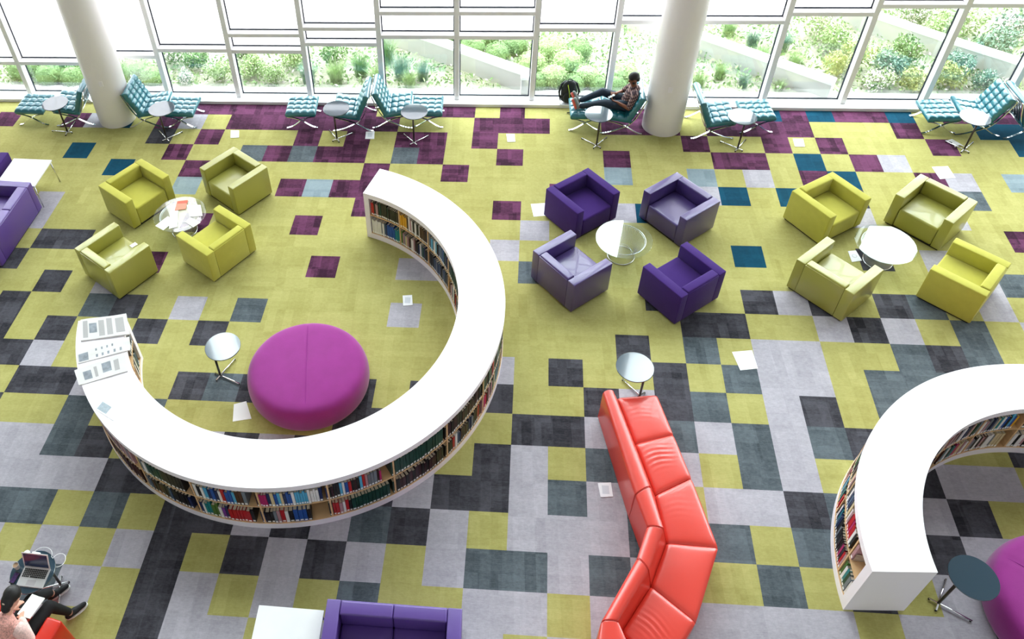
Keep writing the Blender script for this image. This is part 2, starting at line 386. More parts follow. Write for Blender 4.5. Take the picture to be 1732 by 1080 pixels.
LBL = {
 'P1': 'dark purple fabric cube armchair nearer the windows, its back beside a white paper sheet',
 'P2': 'lavender-sheen purple leather cube armchair nearer the windows, in the purple group',
 'P3': 'lavender-sheen purple leather cube armchair farther from the windows, its back to the white bookcase',
 'P4': 'dark purple fabric cube armchair with its back to the red sofa',
 'LA': 'olive leather cube armchair nearest the newspapers, with a scrap on its seat',
 'LB': 'bright citron fabric cube armchair with its back to the white bookcase',
 'LC': 'bright citron fabric cube armchair nearest the white table and purple sofa',
 'LD': 'olive leather cube armchair nearest the windows in the group around the magazine table',
 'R1': 'bright citron fabric cube armchair nearest the purple group, beside the right glass table',
 'R2': 'olive leather cube armchair beside the large white sheet on the floor by the windows',
 'R3': 'olive leather cube armchair beside the small cover with a ring',
 'R4': 'bright citron fabric cube armchair at the far right, by the slate carpet'}
GRP = {'P': 'purple cube armchairs around a glass table', 'L': 'green cube armchairs around the magazine table', 'R': 'green cube armchairs around the empty glass table'}
proto = {}
for k, x, y, a, mt, _ in CH:
    if mt.name not in proto:
        proto[mt.name] = lounge('armchair', LBL[k], 'armchair', mt, 0.955, (x, y, 0), R(a), group=GRP[k[0]])
    else:
        dup(proto[mt.name], (x, y, 0), R(a), LBL[k], GRP[k[0]])
# scrap of paper on the olive seat
bm = newbm(); box(bm, (0, 0, 0), (0.11, 0.08, 0.004)); o = obj('paper_scrap', bm, PAPER); o.location = (-5.21, 4.235, 0.414); o.rotation_euler = (0.0, 0.0, 0.9)
tag(o, 'small pale paper scrap on the front edge of the olive armchair seat', 'paper')

lounge('sofa', 'purple leather two-seat sofa at the left edge beside the white table', 'sofa', PURS, 1.515, (-7.906, 4.79, 0), R(176.6), seats=2, back=0.17)
lounge('sofa', 'purple sofa end cut off by the left edge, beyond the white table', 'sofa', PURF, 1.515, (-9.02, 5.985, 0), R(-92), seats=2)
lounge('sofa', 'purple leather two-seat sofa at the bottom edge seen from behind', 'sofa', PURS, 1.515, (-0.305, -1.89, 0), R(-90.7), seats=2, back=0.16, arm=0.16)

def low_table(label, loc, rz, w=0.75, h=0.52):
    t = thing('coffee_table', label, 'table', loc, rz)
    b = newbm(); box(b, (0, 0, h - 0.015), (w, w, 0.03), bev=0.003, seg=1); obj('table_top', b, MARBLE, t)
    b = newbm()
    for s in (-1, 1):
        box(b, (s * (w / 2 - .03), 0, h - 0.04), (0.02, w - 0.06, 0.02)); box(b, (0, s * (w / 2 - .03), h - 0.04), (w - 0.06, 0.02, 0.02))
    obj('frame', b, CHROME, t)
    for sx in (-1, 1):
        for sy in (-1, 1):
            b = newbm(); tube(b, [(sx * (w / 2 - .03), sy * (w / 2 - .03), h - 0.03), (sx * (w / 2 - .01), sy * (w / 2 - .01), 0)], 0.011); obj('leg', b, CHROME, t)
low_table('square white marble table with chrome legs beside the purple sofa at the left edge', (-7.815, 5.94, 0), R(-2))
low_table('square white marble table at the bottom edge beside the purple sofa', (-1.475, -1.935, 0), R(-1))

# ------------------------------------------------------------------ small round side tables with an off-centre pole
def side_table(label, disc, ang, loc=None):
    """disc = plan centre of the top; ang = direction (degrees) from pole to disc centre"""
    a = R(ang); px, py = disc[0] - 0.155 * math.cos(a), disc[1] - 0.155 * math.sin(a)
    return (px, py, 0), a
def make_side_table(label, loc, a, group):
    t = thing('side_table', label, 'table', loc, a, group)
    b = newbm(); lathe(b, [(0.249, 0.632), (0.257, 0.636), (0.257, 0.647), (0.254, 0.65)], 64)
    bmesh.ops.translate(b, verts=b.verts[:], vec=(0.155, 0, 0)); autosmooth(obj('table_top', b, DISC, t))
    b = newbm(); tube(b, [(0, 0, 0.02), (0, 0, 0.632)], 0.017, 14); obj('pole', b, STEELD, t)
    b = newbm(); lathe(b, [(0.06, 0.622), (0.06, 0.632)], 24); obj('mounting_plate', b, STEELD, t)
    for s in (-1, 1):
        b = newbm(); d = Vector((math.cos(R(44)), s * math.sin(R(44)), 0))
        tube(b, [d * -0.1 + Vector((0, 0, 0.022 + 0.0)), d * 0.35 + Vector((0, 0, 0.022))], 0.011, 10)
        f = obj('foot_bar', b, CHROME, t)
        for q in (-0.095, 0.34):
            b = newbm(); tube(b, [d * q, d * q + Vector((0, 0, 0.02))], 0.012, 10); obj('glide', b, BLACK, f)
    return t
ST = [
 ((-3.099, 1.999), 20.8, 'slate round side table beside the magenta pouf inside the curved bookcase'),
 ((2.72, 1.903), 172, 'slate round side table at the head of the red sofa'),
 ((6.085, -0.818), 12.8, 'dark round side table beside the pouf at the right edge'),
 ((-7.964, 7.929), 130, 'round side table between the stool and teal lounge chair, left of the left column'),
 ((-5.725, 7.787), 88, 'bright round side table just right of the left column'),
 ((-2.268, 7.863), 80, 'bright round side table before the left of two back-to-back teal chairs'),
 ((-0.75, 7.789), 85, 'grey-topped round side table before the right of two back-to-back teal chairs'),
 ((2.729, 7.782), 95, 'round side table in front of the reading man'),
 ((5.343, 7.757), 98, 'bright round side table just right of the right column'),
 ((9.453, 7.821), 87, 'bright round side table before the teal chair at the far right'),
 ((-4.544, -1.391), -117, 'dark round side table holding an open laptop')]
t0 = None
for d, a, lab in ST:
    loc, ar = side_table(lab, d, a)
    if t0 is None: t0 = make_side_table(lab, loc, ar, 'round side tables')
    else: dup(t0, loc, ar, lab, 'round side tables')

# ------------------------------------------------------------------ glass tables on a flared wire base
def glass_table(label, loc):
    t = thing('glass_table', label, 'table', loc, 0, 'round glass coffee tables')
    b = newbm(); lathe(b, [(0.452, 0.38), (0.456, 0.384), (0.456, 0.39), (0.452, 0.394)], 96); autosmooth(obj('glass_top', b, TGLASS, t))
    b = newbm(); n = 72
    for k in range(n):
        a = 2 * math.pi * k / n; tw = R(26)
        pts = []
        for q in range(9):
            s = q / 8; z = 0.01 + 0.36 * s
            r = 0.15 + 0.07 * (1 - s) ** 2.2 + 0.20 * s ** 2.4
            pts.append((r * math.cos(a + tw * s), r * math.sin(a + tw * s), z))
        tube(b, pts, 0.0034, 4, False)
    obj('wire_base', b, WIREM, t)
    for nm, r, z, w in (('top_ring', 0.352, 0.374, 0.006), ('inner_ring', 0.335, 0.360, 0.003), ('foot_ring', 0.22, 0.008, 0.006), ('waist_ring', 0.152, 0.12, 0.003)):
        b = newbm(); tube(b, [(r * math.cos(2 * math.pi * k / 64), r * math.sin(2 * math.pi * k / 64), z) for k in range(65)], w, 6, False); obj(nm, b, CHROME, t)
    return t
g0 = glass_table('empty round glass table with flared wire base between the purple armchairs', (2.902, 4.695, 0))
dup(g0, (7.003, 4.73, 0), 0, 'empty round glass table between the green armchairs on the right')
dup(g0, (-4.646, 5.045, 0), 0, 'round glass table strewn with magazines between the green armchairs')
def sheet(name, quad, z, mt, label, cat, th=0.004, parent=None, group=None):
    cx = sum(p[0] for p in quad) / 4; cy = sum(p[1] for p in quad) / 4
    b = newbm(); prism(b, [(p[0] - cx, p[1] - cy) for p in quad], 0, th); fixn(b)
    o = obj(name, b, mt, parent); o.location = (cx, cy, z)
    if label: tag(o, label, cat, group)
    return o
CORAL = mat('coral_cover', 'e58a6d', 0.5)
o = sheet('magazine', [(-4.988, 4.721), (-4.838, 4.969), (-4.687, 4.855), (-4.814, 4.617)][::-1], 0.3977, PAPER, 'white magazine overhanging the near left rim of the glass table', 'magazine', 0.006)
o = sheet('magazine', [(-4.496, 4.843), (-4.44, 4.957), (-4.224, 4.834), (-4.318, 4.714)][::-1], 0.3945, PAPER, 'white leaflet on the near right rim of the glass table', 'magazine', 0.005)
o = sheet('magazine', [(-4.584, 5.27), (-4.337, 5.28), (-4.23, 5.0), (-4.45, 4.975)][::-1], 0.3945, PAPER, 'large plain white slab on the right of the glass table', 'magazine', 0.005)  # thin plain white quad, unprinted, lying flat on the glass
o = sheet('magazine', [(-4.78, 5.36), (-4.60, 5.40), (-4.575, 5.16), (-4.76, 5.12)][::-1], 0.3977, CORAL, 'coral and cream magazine at the far side of the glass table', 'magazine', 0.008)
sheet('cover_photo', [(-.09, 0.03), (.09, 0.05), (.095, .12), (-.085, .10)], 0.008, mat('deep_coral', 'd9573a', 0.5), None, None, 0.001, o)
o = sheet('magazine', [(-4.86, 5.22), (-4.73, 5.25), (-4.60, 4.72), (-4.73, 4.66)][::-1], 0.3945, PAPER, 'long white folded sheet across the middle of the glass table', 'paper', 0.003)

# ------------------------------------------------------------------ magenta poufs
def pouf(label, loc, rx, ry, h, rz):
    t = thing('pouf', label, 'pouf', loc, rz)
    pr = []
    n = 40
    key = [(0.90, 0), (0.955, .03), (0.99, .10), (1.0, .20), (0.992, .29), (0.968, .36), (0.935, .405), (0.88, .435), (0.80, .448), (0.68, .453), (0.5, .456), (0.3, .458), (0.12, .459), (0.002, .46)]
    for k in range(len(key) - 1):
        p0, p1, p2, p3 = key[max(k - 1, 0)], key[k], key[k + 1], key[min(k + 2, len(key) - 1)]
        for q in range(4):
            u = q / 4; pr.append(tuple(0.5 * ((2 * p1[i]) + (-p0[i] + p2[i]) * u + (2 * p0[i] - 5 * p1[i] + 4 * p2[i] - p3[i]) * u * u + (-p0[i] + 3 * p1[i] - 3 * p2[i] + p3[i]) * u ** 3) for i in (0, 1)))
    pr.append(key[-1])
    b = newbm(); lathe(b, pr, 96, rx, ry, True)
    for v in b.verts:
        if v.co.z > h * 0.6:
            d = math.hypot(v.co.x / rx, v.co.y / ry); v.co.z += 0.03 * (1 - d * d) - 0.006 * math.exp(-(v.co.x / 0.012) ** 2)
            v.co.z += 0.006 * noise.noise(v.co * 3)
    obj('cushion', b, MAG, t, True)
    b = newbm(); tube(b, [(0.0, ry * 0.86 * s, h - .004 + 0.031 * (1 - (0.86 * s) ** 2) - 0.0015 - 0.022 * abs(s) ** 7) for s in [q / 16 - 1 for q in range(33)]], 0.003, 5); obj('seam', b, mat('magenta_seam', '8f2285', 0.9), t)
    return t
pouf('large round magenta felt pouf inside the curved bookcase with newspapers', (-1.876, 1.875, 0), 0.885, 0.865, 0.46, R(8))
pouf('magenta felt pouf cut off by the right edge', (7.24, -0.95, 0), 0.885, 0.865, 0.46, R(50))

# ------------------------------------------------------------------ red wave sofa
ZB, ZS = 0.64, 0.42
Po = [(2.25, 1.50), (2.51, 0.00), (2.60, -0.40), (2.44, -0.79), (1.97, -1.53), (1.74, -2.4)]
Pi = [(2.40, 1.54), (2.715, 0.125), (2.80, -0.42), (2.56, -0.94), (2.16, -1.52), (2.45, -2.3)]
Ps = [(2.48, 1.56), (2.80, 0.125), (2.85, -0.49), (2.60, -1.02), (2.21, -1.56), (2.50, -2.3)]
Pu = [(3.02, 1.634), (3.28, 0.385), (3.442, -0.515), (3.04, -1.395), (2.62, -1.95), (2.9, -2.5)]
RL = ['first coral red leather section of the wave sofa, beside the slate side table', 'second coral red leather section of the wave sofa, before the bend',
      'third coral red leather section of the wave sofa, at the outer bend', 'fourth coral red leather section of the wave sofa, with creased seat',
      'last coral red leather section of the wave sofa, cut off by the bottom edge']
def lerp(a, c, t): return (a[0] + (c[0] - a[0]) * t, a[1] + (c[1] - a[1]) * t)
def softblock(name, poly, z0, z1, mt, par, org, bev, crown=0.0, seg=4):
    b = newbm(); vs = prism(b, [(x - org[0], y - org[1]) for x, y in poly], z0, z1); fixn(b)
    bmesh.ops.bevel(b, geom=b.edges[:], offset=bev, segments=seg, affect='EDGES')
    return autosmooth(obj(name, b, mt, par), 60)
for k in range(5):
    q = [Po[k], Po[k + 1], Pu[k + 1], Pu[k]]
    cx = sum(p[0] for p in q) / 4; cy = sum(p[1] for p in q) / 4
    t = thing('sofa_section', RL[k], 'sofa', (cx, cy, 0), 0, 'wave sofa sections')
    e = 0.003
    sh = lambda P: (lerp(P[k], P[k + 1], e), lerp(P[k], P[k + 1], 1 - e))
    a, c, s_, u = sh(Po), sh(Pi), sh(Ps), sh(Pu)
    # backrest: vertical outside, sloping inside
    b = newbm(); ends = []
    for n in (0, 1):
        O_, I_, S_ = a[n], c[n], s_[n]; row = [(O_[0], O_[1], 0.03), (O_[0], O_[1], 0.3)]
        for q in range(13):
            tt = math.pi * q / 12; w_ = (1 - math.cos(tt)) / 2; p = lerp(O_, I_, w_); row.append((p[0], p[1], ZB - 0.075 + 0.075 * math.sin(tt) ** 0.8))
        p = lerp(I_, S_, .5); row += [(p[0], p[1], 0.48), (S_[0], S_[1], 0.38), (S_[0], S_[1], 0.03)]
        ends.append([b.verts.new((x - cx, y - cy, z)) for x, y, z in row])
    N1 = len(ends[0])
    for q in range(N1): b.faces.new((ends[0][q], ends[0][(q + 1) % N1], ends[1][(q + 1) % N1], ends[1][q]))
    b.faces.new(ends[0]); b.faces.new(ends[1][::-1]); fixn(b)
    bmesh.ops.bevel(b, geom=[e_ for e_ in b.edges if e_.calc_face_angle(0) > 1.2 and e_.verts[0].co.z > 0.1 and e_.verts[1].co.z > 0.1], offset=0.012, segments=3, affect='EDGES')
    autosmooth(obj('backrest', b, RED, t), 60)
    if k == 4: continue
    ns = 2 if k == 0 else 1
    for m_ in range(ns):
        w0, w1 = m_ / ns, (m_ + 1) / ns
        poly = [lerp(s_[0], s_[1], w0), lerp(s_[0], s_[1], w1), lerp(u[0], u[1], w1), lerp(u[0], u[1], w0)]
        b = newbm(); px = [(x - cx, y - cy) for x, y in poly]
        # gridded top for creases
        N_ = 36; grid = []
        for i in range(N_ + 1):
            row = []
            for j in range(N_ + 1):
                p = lerp(lerp(px[0], px[3], i / N_), lerp(px[1], px[2], i / N_), j / N_)
                ei = min(i, N_ - i) / N_; ej = min(j, N_ - j) / N_
                z = ZS - 0.03 * math.exp(-ei * 26) - 0.022 * math.exp(-ej * 34) + 0.014 * math.sin(math.pi * i / N_) * math.sin(math.pi * j / N_)
                if k in (0, 3) or k == 1:
                    amp = {0: 0.0045 if m_ == 1 else 0.001, 1: 0.0008, 3: 0.004}[k]
                    cen = 0.35 if k != 3 else 0.6
                    g = math.exp(-((i / N_ - 0.42) / 0.3) ** 2) * math.exp(-((j / N_ - cen) / 0.2) ** 2)
                    z += amp * g * math.sin(j / N_ * 62 + 3 * math.sin(i / N_ * 5))
                row.append(b.verts.new((p[0], p[1], z)))
            grid.append(row)
        for i in range(N_):
            for j in range(N_): b.faces.new((grid[i][j], grid[i][j + 1], grid[i + 1][j + 1], grid[i + 1][j]))
        rim = [grid[0][j] for j in range(N_ + 1)] + [grid[i][N_] for i in range(1, N_ + 1)] + [grid[N_][j] for j in range(N_ - 1, -1, -1)] + [grid[i][0] for i in range(N_ - 1, 0, -1)]
        bot = [b.verts.new((v.co.x, v.co.y, 0.03)) for v in rim]
        for n in range(len(rim)): b.faces.new((rim[n], rim[(n + 1) % len(rim)], bot[(n + 1) % len(rim)], bot[n]))
        b.faces.new(bot); fixn(b)
        autosmooth(obj('seat', b, RED, t), 40)
    b = newbm(); prism(b, [(x - cx, y - cy) for x, y in (lerp(a[0], u[0], .05), lerp(a[1], u[1], .05), lerp(a[1], u[1], .95), lerp(a[0], u[0], .95))], 0, 0.03); fixn(b); obj('plinth', b, BLACK, t)

# ------------------------------------------------------------------ curved bookcases
def bookcase(label, c, r0, r1, a0, a1, divs_out, divs_in, name='curved_bookcase'):
    """open shelves on both faces between angles a0 > a1 (degrees), white shell"""
    t = thing(name, label, 'bookcase', (c[0], c[1], 0))
    ea = 0.10 / r1 * 57.3; eb = 0.10 / r0 * 57.3; e = (ea + eb) / 2
    b = newbm(); arcslab(b, r0, r1, a0, a1, 0.905, 1.0, 1.5); fixn(b); autosmooth(obj('top', b, WHITE, t), 30)
    b = newbm(); arcslab(b, r0, r1, a0, a1, 0, 0.115, 1.5); fixn(b); autosmooth(obj('plinth', b, WHITE, t), 30)
    for x0, x1 in ((a0, a0 - e), (a1 + e, a1)):
        b = newbm(); arcslab(b, r0, r1, x0, x1, 0.115, 0.905, 1.0); fixn(b); autosmooth(obj('end_panel', b, WHITE, t), 30)
    i0, i1 = a0 - e, a1 + e; rm = (r0 + r1) / 2
    b = newbm(); arcslab(b, rm - 0.02, rm + 0.02, i0, i1, 0.115, 0.905, 1.5); fixn(b); autosmooth(obj('back_panel', b, WOOD, t), 30)
    for nm, z0, z1, ins in (('shelf', 0.518, 0.542, 0.006), ('shelf', 0.115, 0.125, 0.0)):
        b = newbm(); arcslab(b, r0 + ins + .003, rm - 0.02, i0, i1, z0, z1, 1.5); fixn(b); autosmooth(obj(nm, b, WOOD, t), 30)
        b = newbm(); arcslab(b, rm + 0.02, r1 - ins - .003, i0, i1, z0, z1, 1.5); fixn(b); autosmooth(obj(nm, b, WOOD, t), 30)
    for divs, ra, rb in ((divs_out, rm + 0.02, r1 - 0.008), (divs_in, r0 + 0.008, rm - 0.02)):
        for d in divs:
            hw = 0.011 / rb * 57.3
            b = newbm(); arcslab(b, ra, rb, d + hw, d - hw, 0.125, 0.905, 5); fixn(b); obj('divider', b, WOOD, t)
    return t
C1, C2 = (-2.15, 2.705), (7.61, -0.86)
DV1 = [55.5 - 16 * k for k in range(14)]
DV2 = [174, 158, 142, 126, 110, 94, 78, 62, 46]
bookcase('long C-shaped white bookcase curving around the magenta pouf, newspapers on one end', C1, 2.42, 3.09, 71.5, -168.5, DV1, DV1)
bookcase('white curved bookcase cut off by the right edge, with a blank white end panel', C2, 2.087, 2.77, 182.6, 40, DV2, DV2)

BC = {'K': ('black', '191719'), 'M': ('dark maroon', '33151d'), 'G': ('dark green', '0f3d33'), 'B': ('navy blue', '1c2a55'), 'b': ('blue', '1f4e9c'), 'c': ('light blue', '4fa5cc'),
      'R': ('red', 'b4161f'), 'r': ('magenta', 'a81f5e'), 'w': ('white', 'e2dedc'), 'y': ('cream', 'cdb98f'), 'Y': ('yellow', 'd59a22'), 'g': ('grey', '707780'), 't': ('teal', '157a80'),
      'n': ('brown', '4a2c20'), 'o': ('olive green', '4e7030'), 'p': ('purple', '6f2f8a'), 'P': ('dusty pink', 'b0848a'), 's': ('slate blue', '3f5570')}
BOOKM = {k: mat('book_cover_' + v[0].replace(' ', '_'), v[1], 0.4, spec=0.45) for k, v in BC.items()}
PAGES = mat('book_pages', 'd8cbb6', 0.85)
SLAB = mat('spine_label', 'f3f1ee', 0.6)
def book_geo(b, M, ci=0, pi=1, li=2):
    """unit book: spine at x=0.5 (outwards), thickness along y, height along z from 0"""
    def bx(c, s, mi):
        t = bmesh.ops.create_cube(b, size=1.0)['verts']
        bmesh.ops.transform(b, matrix=M @ Matrix.Translation(c) @ Matrix.Diagonal((*s, 1)), verts=t)
        for f in set(f for v in t for f in v.link_faces): f.material_index = mi
    bx((0.485, 0, 0.5), (0.03, 1, 1), ci)
    bx((-0.02, 0.46, 0.5), (0.98, 0.08, 1), ci); bx((-0.02, -0.46, 0.5), (0.98, 0.08, 1), ci)
    bx((-0.03, 0, 0.495), (0.94, 0.86, 0.97), pi)
    bx((0.4985, 0, 0.10), (0.006, 0.72, 0.12), li)
BMESH = {}
def book_mesh(k):
    if k not in BMESH:
        b = newbm(); book_geo(b, Matrix.Identity(4)); me = bpy.data.meshes.new('book_' + BC[k][0].replace(' ', '_')); b.to_mesh(me); b.free()
        for q in (BOOKM[k], PAGES, SLAB): me.materials.append(q)
        BMESH[k] = me
    return BMESH[k]
# rows: colour codes left as '_' for a gap; each string fills one bay from its high angle to its low angle
BAYS = [
 # case, face, a_hi, a_lo, upper, lower
 (1, 'out', 6.5, -9.5, 'GgtGyGGtgGKGGgK', 'KGtGgyGGtKGgGGy', 'bay facing the purple armchairs'),
 (1, 'out', -9.5, -25.5, 'GKGgMGMGRMKGMKGK', 'tGgKtGyKoPKPnRrP', 'first full bay after the window-side curve'),
 (1, 'out', -25.5, -41.5, 'KMMKMKMMKMKKMMKMMK', 'nRnKKgBBKnMKMBswRKKKK', 'second bay from the purple armchairs'),
 (1, 'out', -41.5, -57.5, 'GGGGGGGGGGGGGGGGGG', 'KMKMMMKMKMMKMKMMKG', 'bay of dark green volumes'),
 (1, 'out', -57.5, -73.5, '__rMgggPRcKMKRbwcKKMKB', 'GGGGGGGGGGGKRwPRRK', 'bay left of the dark green volumes'),
 (1, 'out', -73.5, -89.5, 'BwwwwcccccwbbBycbyBrrrM', '____KbbbKwRPgKKB', 'middle bay at the bottom of the curve'),
 (1, 'out', -89.5, -105.5, '__gnncbbRwBbBcwKwB', '_KRRRRRRBpwoottwBK', 'bay with a run of red volumes'),
 (1, 'out', -105.5, -121.5, '_KKKKKKGGGGGwgo', '_BKKKKKsKKnKnsgB', 'bay with light green and black volumes'),
 (1, 'out', -121.5, -137.5, '_PgPnPnPngPnPK', 'nnMnMnnMnMnnMn', 'brown bay near the newspaper end'),
 (1, 'in', 69.3, 55.5, 'RRKPPKGKKKKGKKKKKKM', 'wwwwwgwsBbbbbbttt', 'bay at the window-side end'),
 (1, 'in', 55.5, 39.5, 'YYYYYnwPwKKwKKwnnnMMB', 'oPgyPnKwwPMKBwgGBKK', 'bay with yellow volumes'),
 (1, 'in', 39.5, 23.5, 'gscgwcKsgssbGKBK', 'KKKKsBgBsBKgBsKBn', 'bay with slate and navy volumes'),
 (1, 'in', 23.5, 7.5, 'GKGKGKGKGKGK', '_nPgwKMRKMgKrK', 'deepest visible bay'),
 (1, 'in', -150, -166.2, '_________gGwgKg', '______wgKwGwsK_', 'bay under the newspapers'),
 (2, 'out', 180.4, 174, '_____P', 'wgGtwo', 'first bay beside the blank end panel'),
 (2, 'out', 174, 158, '_KwRRrRRPwyKBsBwK', 'PRMKrMKMKKKgKKBsBtBwK', 'second bay from the blank end panel'),
 (2, 'out', 158, 142, 'nPynKPKogKwKBMw', 'RR_tGscBwKrPMKnyK', 'third bay from the blank end panel'),
 (2, 'out', 142, 126, '__wPgKwgKGy', '__KgwPKyGKg', 'farthest visible bay'),
 (2, 'in', 158, 142, 'MPMgMPKgMK', 'KgPwyBKPwK', 'darkest inner bay'),
 (2, 'in', 142, 126, 'MMPMMBKPgMgwKgw', 'wPgKwnKyPgnyBMM', 'inner bay next to the curve'),
 (2, 'in', 126, 110, '__PMPKgwwBKPyGg', '___ntwKGtrRyyPw', 'inner bay with gaps'),
 (2, 'in', 110, 94, 'wPgKBgytwbKcbY__', 'PgKwKPnwwgyyy___', 'inner bay below the arch'),
 (2, 'in', 94, 78, 'KwPKgwgKPwKPg', 'wKwPKgKwPwKgP', 'inner bay at the right edge'),
]
def camproj_area(p, h):
    d = Vector(p) - cam.location
    return h / (d.dot(_F)) ** 2
todo = []
rb = random.Random(11)
for case, face, ah, al, up, lo, phrase in BAYS:
    c = C1 if case == 1 else C2
    r = {(1, 'out'): 3.082, (1, 'in'): 2.428, (2, 'out'): 2.762, (2, 'in'): 2.095}[(case, face)]
    hw = 0.02 / r * 57.3
    for row, st, zf, room in (('upper', up, 0.542, 0.355), ('lower', lo, 0.125, 0.385)):
        if face == 'out': seq = st
        else: seq = st
        span = (ah - al) - 2 * hw; wts = [rb.uniform(0.75, 1.3) for _ in seq]; tot = sum(wts); a = ah - hw; prev = None
        for ch, wt in zip(seq, wts):
            da = span * wt / tot; am = a - da / 2; a -= da
            if ch == '_': prev = None; continue
            if ch == prev and ch in 'GMKR': hh = hlast
            else: hh = rb.uniform(0.25, 0.325); hlast = hh
            prev = ch
            th = min(0.075, da * math.pi / 180 * (r if face == 'out' else r - 0.0) * 0.94)
            dp = rb.uniform(0.15, 0.19) if ch not in 'GM' else 0.175
            if face == 'in': pass
            else: th *= (r - dp) / r * 1.0
            setb = rb.uniform(0.0, 0.012)
            sg = 1 if face == 'out' else -1
            rc = r - sg * (setb + dp / 2)
            x = c[0] + rc * math.cos(R(am)); y = c[1] + rc * math.sin(R(am))
            nrm = Vector((math.cos(R(am)), math.sin(R(am)), 0)) * sg
            fac = max(0.0, nrm.dot((cam.location - Vector((x, y, 0.5))).normalized()))
            todo.append((camproj_area((x, y, zf), th * hh) * (fac + 0.05), ch, (x, y, zf), R(am) + (0 if face == 'out' else math.pi), (dp, th, hh), case, face, row, phrase))
todo.sort(key=lambda q: -q[0])
bulk = newbm(); keys = list(BC); bulkmats = [BOOKM[k] for k in keys] + [PAGES, SLAB]
for n, (_, ch, loc, rz, dim, case, face, row, phrase) in enumerate(todo):
    if n < 300:
        o = bpy.data.objects.new('book', book_mesh(ch)); COL.objects.link(o); o.location = loc; o.rotation_euler = (0, 0, rz); o.scale = dim
        who = ('central' if case == 1 else 'right-edge'); fc = 'outer' if face == 'out' else 'inner'
        tag(o, '%s book, %s row, %s face of %s bookcase, %s' % (BC[ch][0], row, fc, who, phrase), 'book', None)
        lab = o['label'].split()
        if len(lab) > 16: o['label'] = ' '.join(lab[:16])
        o['group'] = '%s books, %s %s row, %s bookcase, %s' % (BC[ch][0], fc, row, who, phrase)
    else:
        M = Matrix.Translation(loc) @ Matrix.Rotation(rz, 4, 'Z') @ Matrix.Diagonal((*dim, 1))
        book_geo(bulk, M, keys.index(ch), len(keys), len(keys) + 1)
o = obj('books', bulk, None, None, False, bulkmats)
tag(o, 'further mixed books filling the remaining bays of both white curved bookcases', 'books', kind='stuff')
# wire bookends in the gaps
for case, face, an, zf, lab in ((1, 'out', -103.2, 0.542, 'upper gap of the bay with red volumes'), (1, 'out', -85.6, 0.125, 'lower gap of the middle bay'), (1, 'out', -119.6, 0.542, 'upper gap beside the black volumes'), (2, 'out', 175.6, 0.542, 'upper gap beside the blank end panel')):
    c, r = (C1, 3.0) if case == 1 else (C2, 2.68)
    a = R(an); b = newbm(); box(b, (0, 0, 0.075), (0.12, 0.003, 0.15)); box(b, (0, -0.05, 0.0015), (0.12, 0.1, 0.003))
    o = obj('bookend', b, mat('pale_bookend', 'b9ab9c', 0.35, metal=0.3)); o.location = (c[0] + r * math.cos(a), c[1] + r * math.sin(a), zf + 0.0005); o.rotation_euler = (0, 0, a)
    tag(o, 'pale metal bookend standing in the ' + lab, 'bookend')

# newspapers on the bookcase end
def newspaper(label, quad, z, blocks, th=0.012):
    cx = sum(p[0] for p in quad) / 4; cy = sum(p[1] for p in quad) / 4
    b = newbm(); q = [Vector((p[0] - cx, p[1] - cy, 0)) for p in quad]
    N_ = 14; top = []
    for i in range(N_ + 1):
        row = []
        for j in range(N_ + 1):
            u, v = i / N_, j / N_
            p = q[0].lerp(q[1], u).lerp(q[3].lerp(q[2], u), v)
            row.append(b.verts.new((p.x, p.y, th + 0.004 * math.sin(u * 7 + v * 3) + 0.003 * noise.noise(Vector((u * 3, v * 3, cx))))))
        top.append(row)
    for i in range(N_):
        for j in range(N_): b.faces.new((top[i][j], top[i + 1][j], top[i + 1][j + 1], top[i][j + 1]))
    rim = [top[i][0] for i in range(N_ + 1)] + [top[N_][j] for j in range(1, N_ + 1)] + [top[i][N_] for i in range(N_ - 1, -1, -1)] + [top[0][j] for j in range(N_ - 1, 0, -1)]
    bot = [b.verts.new((v.co.x, v.co.y, 0.0)) for v in rim]
    for n in range(len(rim)): b.faces.new((rim[n], rim[(n + 1) % len(rim)], bot[(n + 1) % len(rim)], bot[n]))
    b.faces.new(bot); fixn(b)
    o = obj('newspaper', b, PAPERL); o.location = (cx, cy, z); tag(o, label, 'newspaper', 'newspapers on the bookcase end')
    def patch(u0, v0, u1, v1, mt, nm):
        b = newbm(); n = 6; g = []
        for i in range(n + 1):
            row = []
            for j in range(n + 1):
                u, v = u0 + (u1 - u0) * i / n, v0 + (v1 - v0) * j / n
                p = q[0].lerp(q[1], u).lerp(q[3].lerp(q[2], u), v)
                row.append(b.verts.new((p.x, p.y, th + 0.0012 + 0.004 * math.sin(u * 7 + v * 3) + 0.003 * noise.noise(Vector((u * 3, v * 3, cx))))))
            g.append(row)
        for i in range(n):
            for j in range(n): b.faces.new((g[i][j], g[i + 1][j], g[i + 1][j + 1], g[i][j + 1]))
        bmesh.ops.recalc_face_normals(b, faces=b.faces[:]); obj(nm, b, mt, o)
    PH = mat('printed_photo', '878d94', 0.8, var=0.35, vscale=14); TX = mat('printed_columns', 'a9a6a5', 0.85, var=0.12, vscale=90, stretch=(1, 6, 1))
    for u0, v0, u1, v1, kd in blocks: patch(u0, v0, u1, v1, PH if kd == 'p' else TX, 'printed_photo' if kd == 'p' else 'printed_column')
newspaper('newspaper with a blue-grey photo, farthest toward the windows on the bookcase end', [(-5.141, 2.094), (-4.51, 2.238), (-4.336, 1.868), (-4.998, 1.721)], 1.0, [(.18, .25, .34, .7, 'p'), (.05, .1, .15, .9, 't'), (.38, .15, .5, .9, 't'), (.55, .1, .67, .9, 't'), (.74, .15, .92, .85, 't')], 0.02)
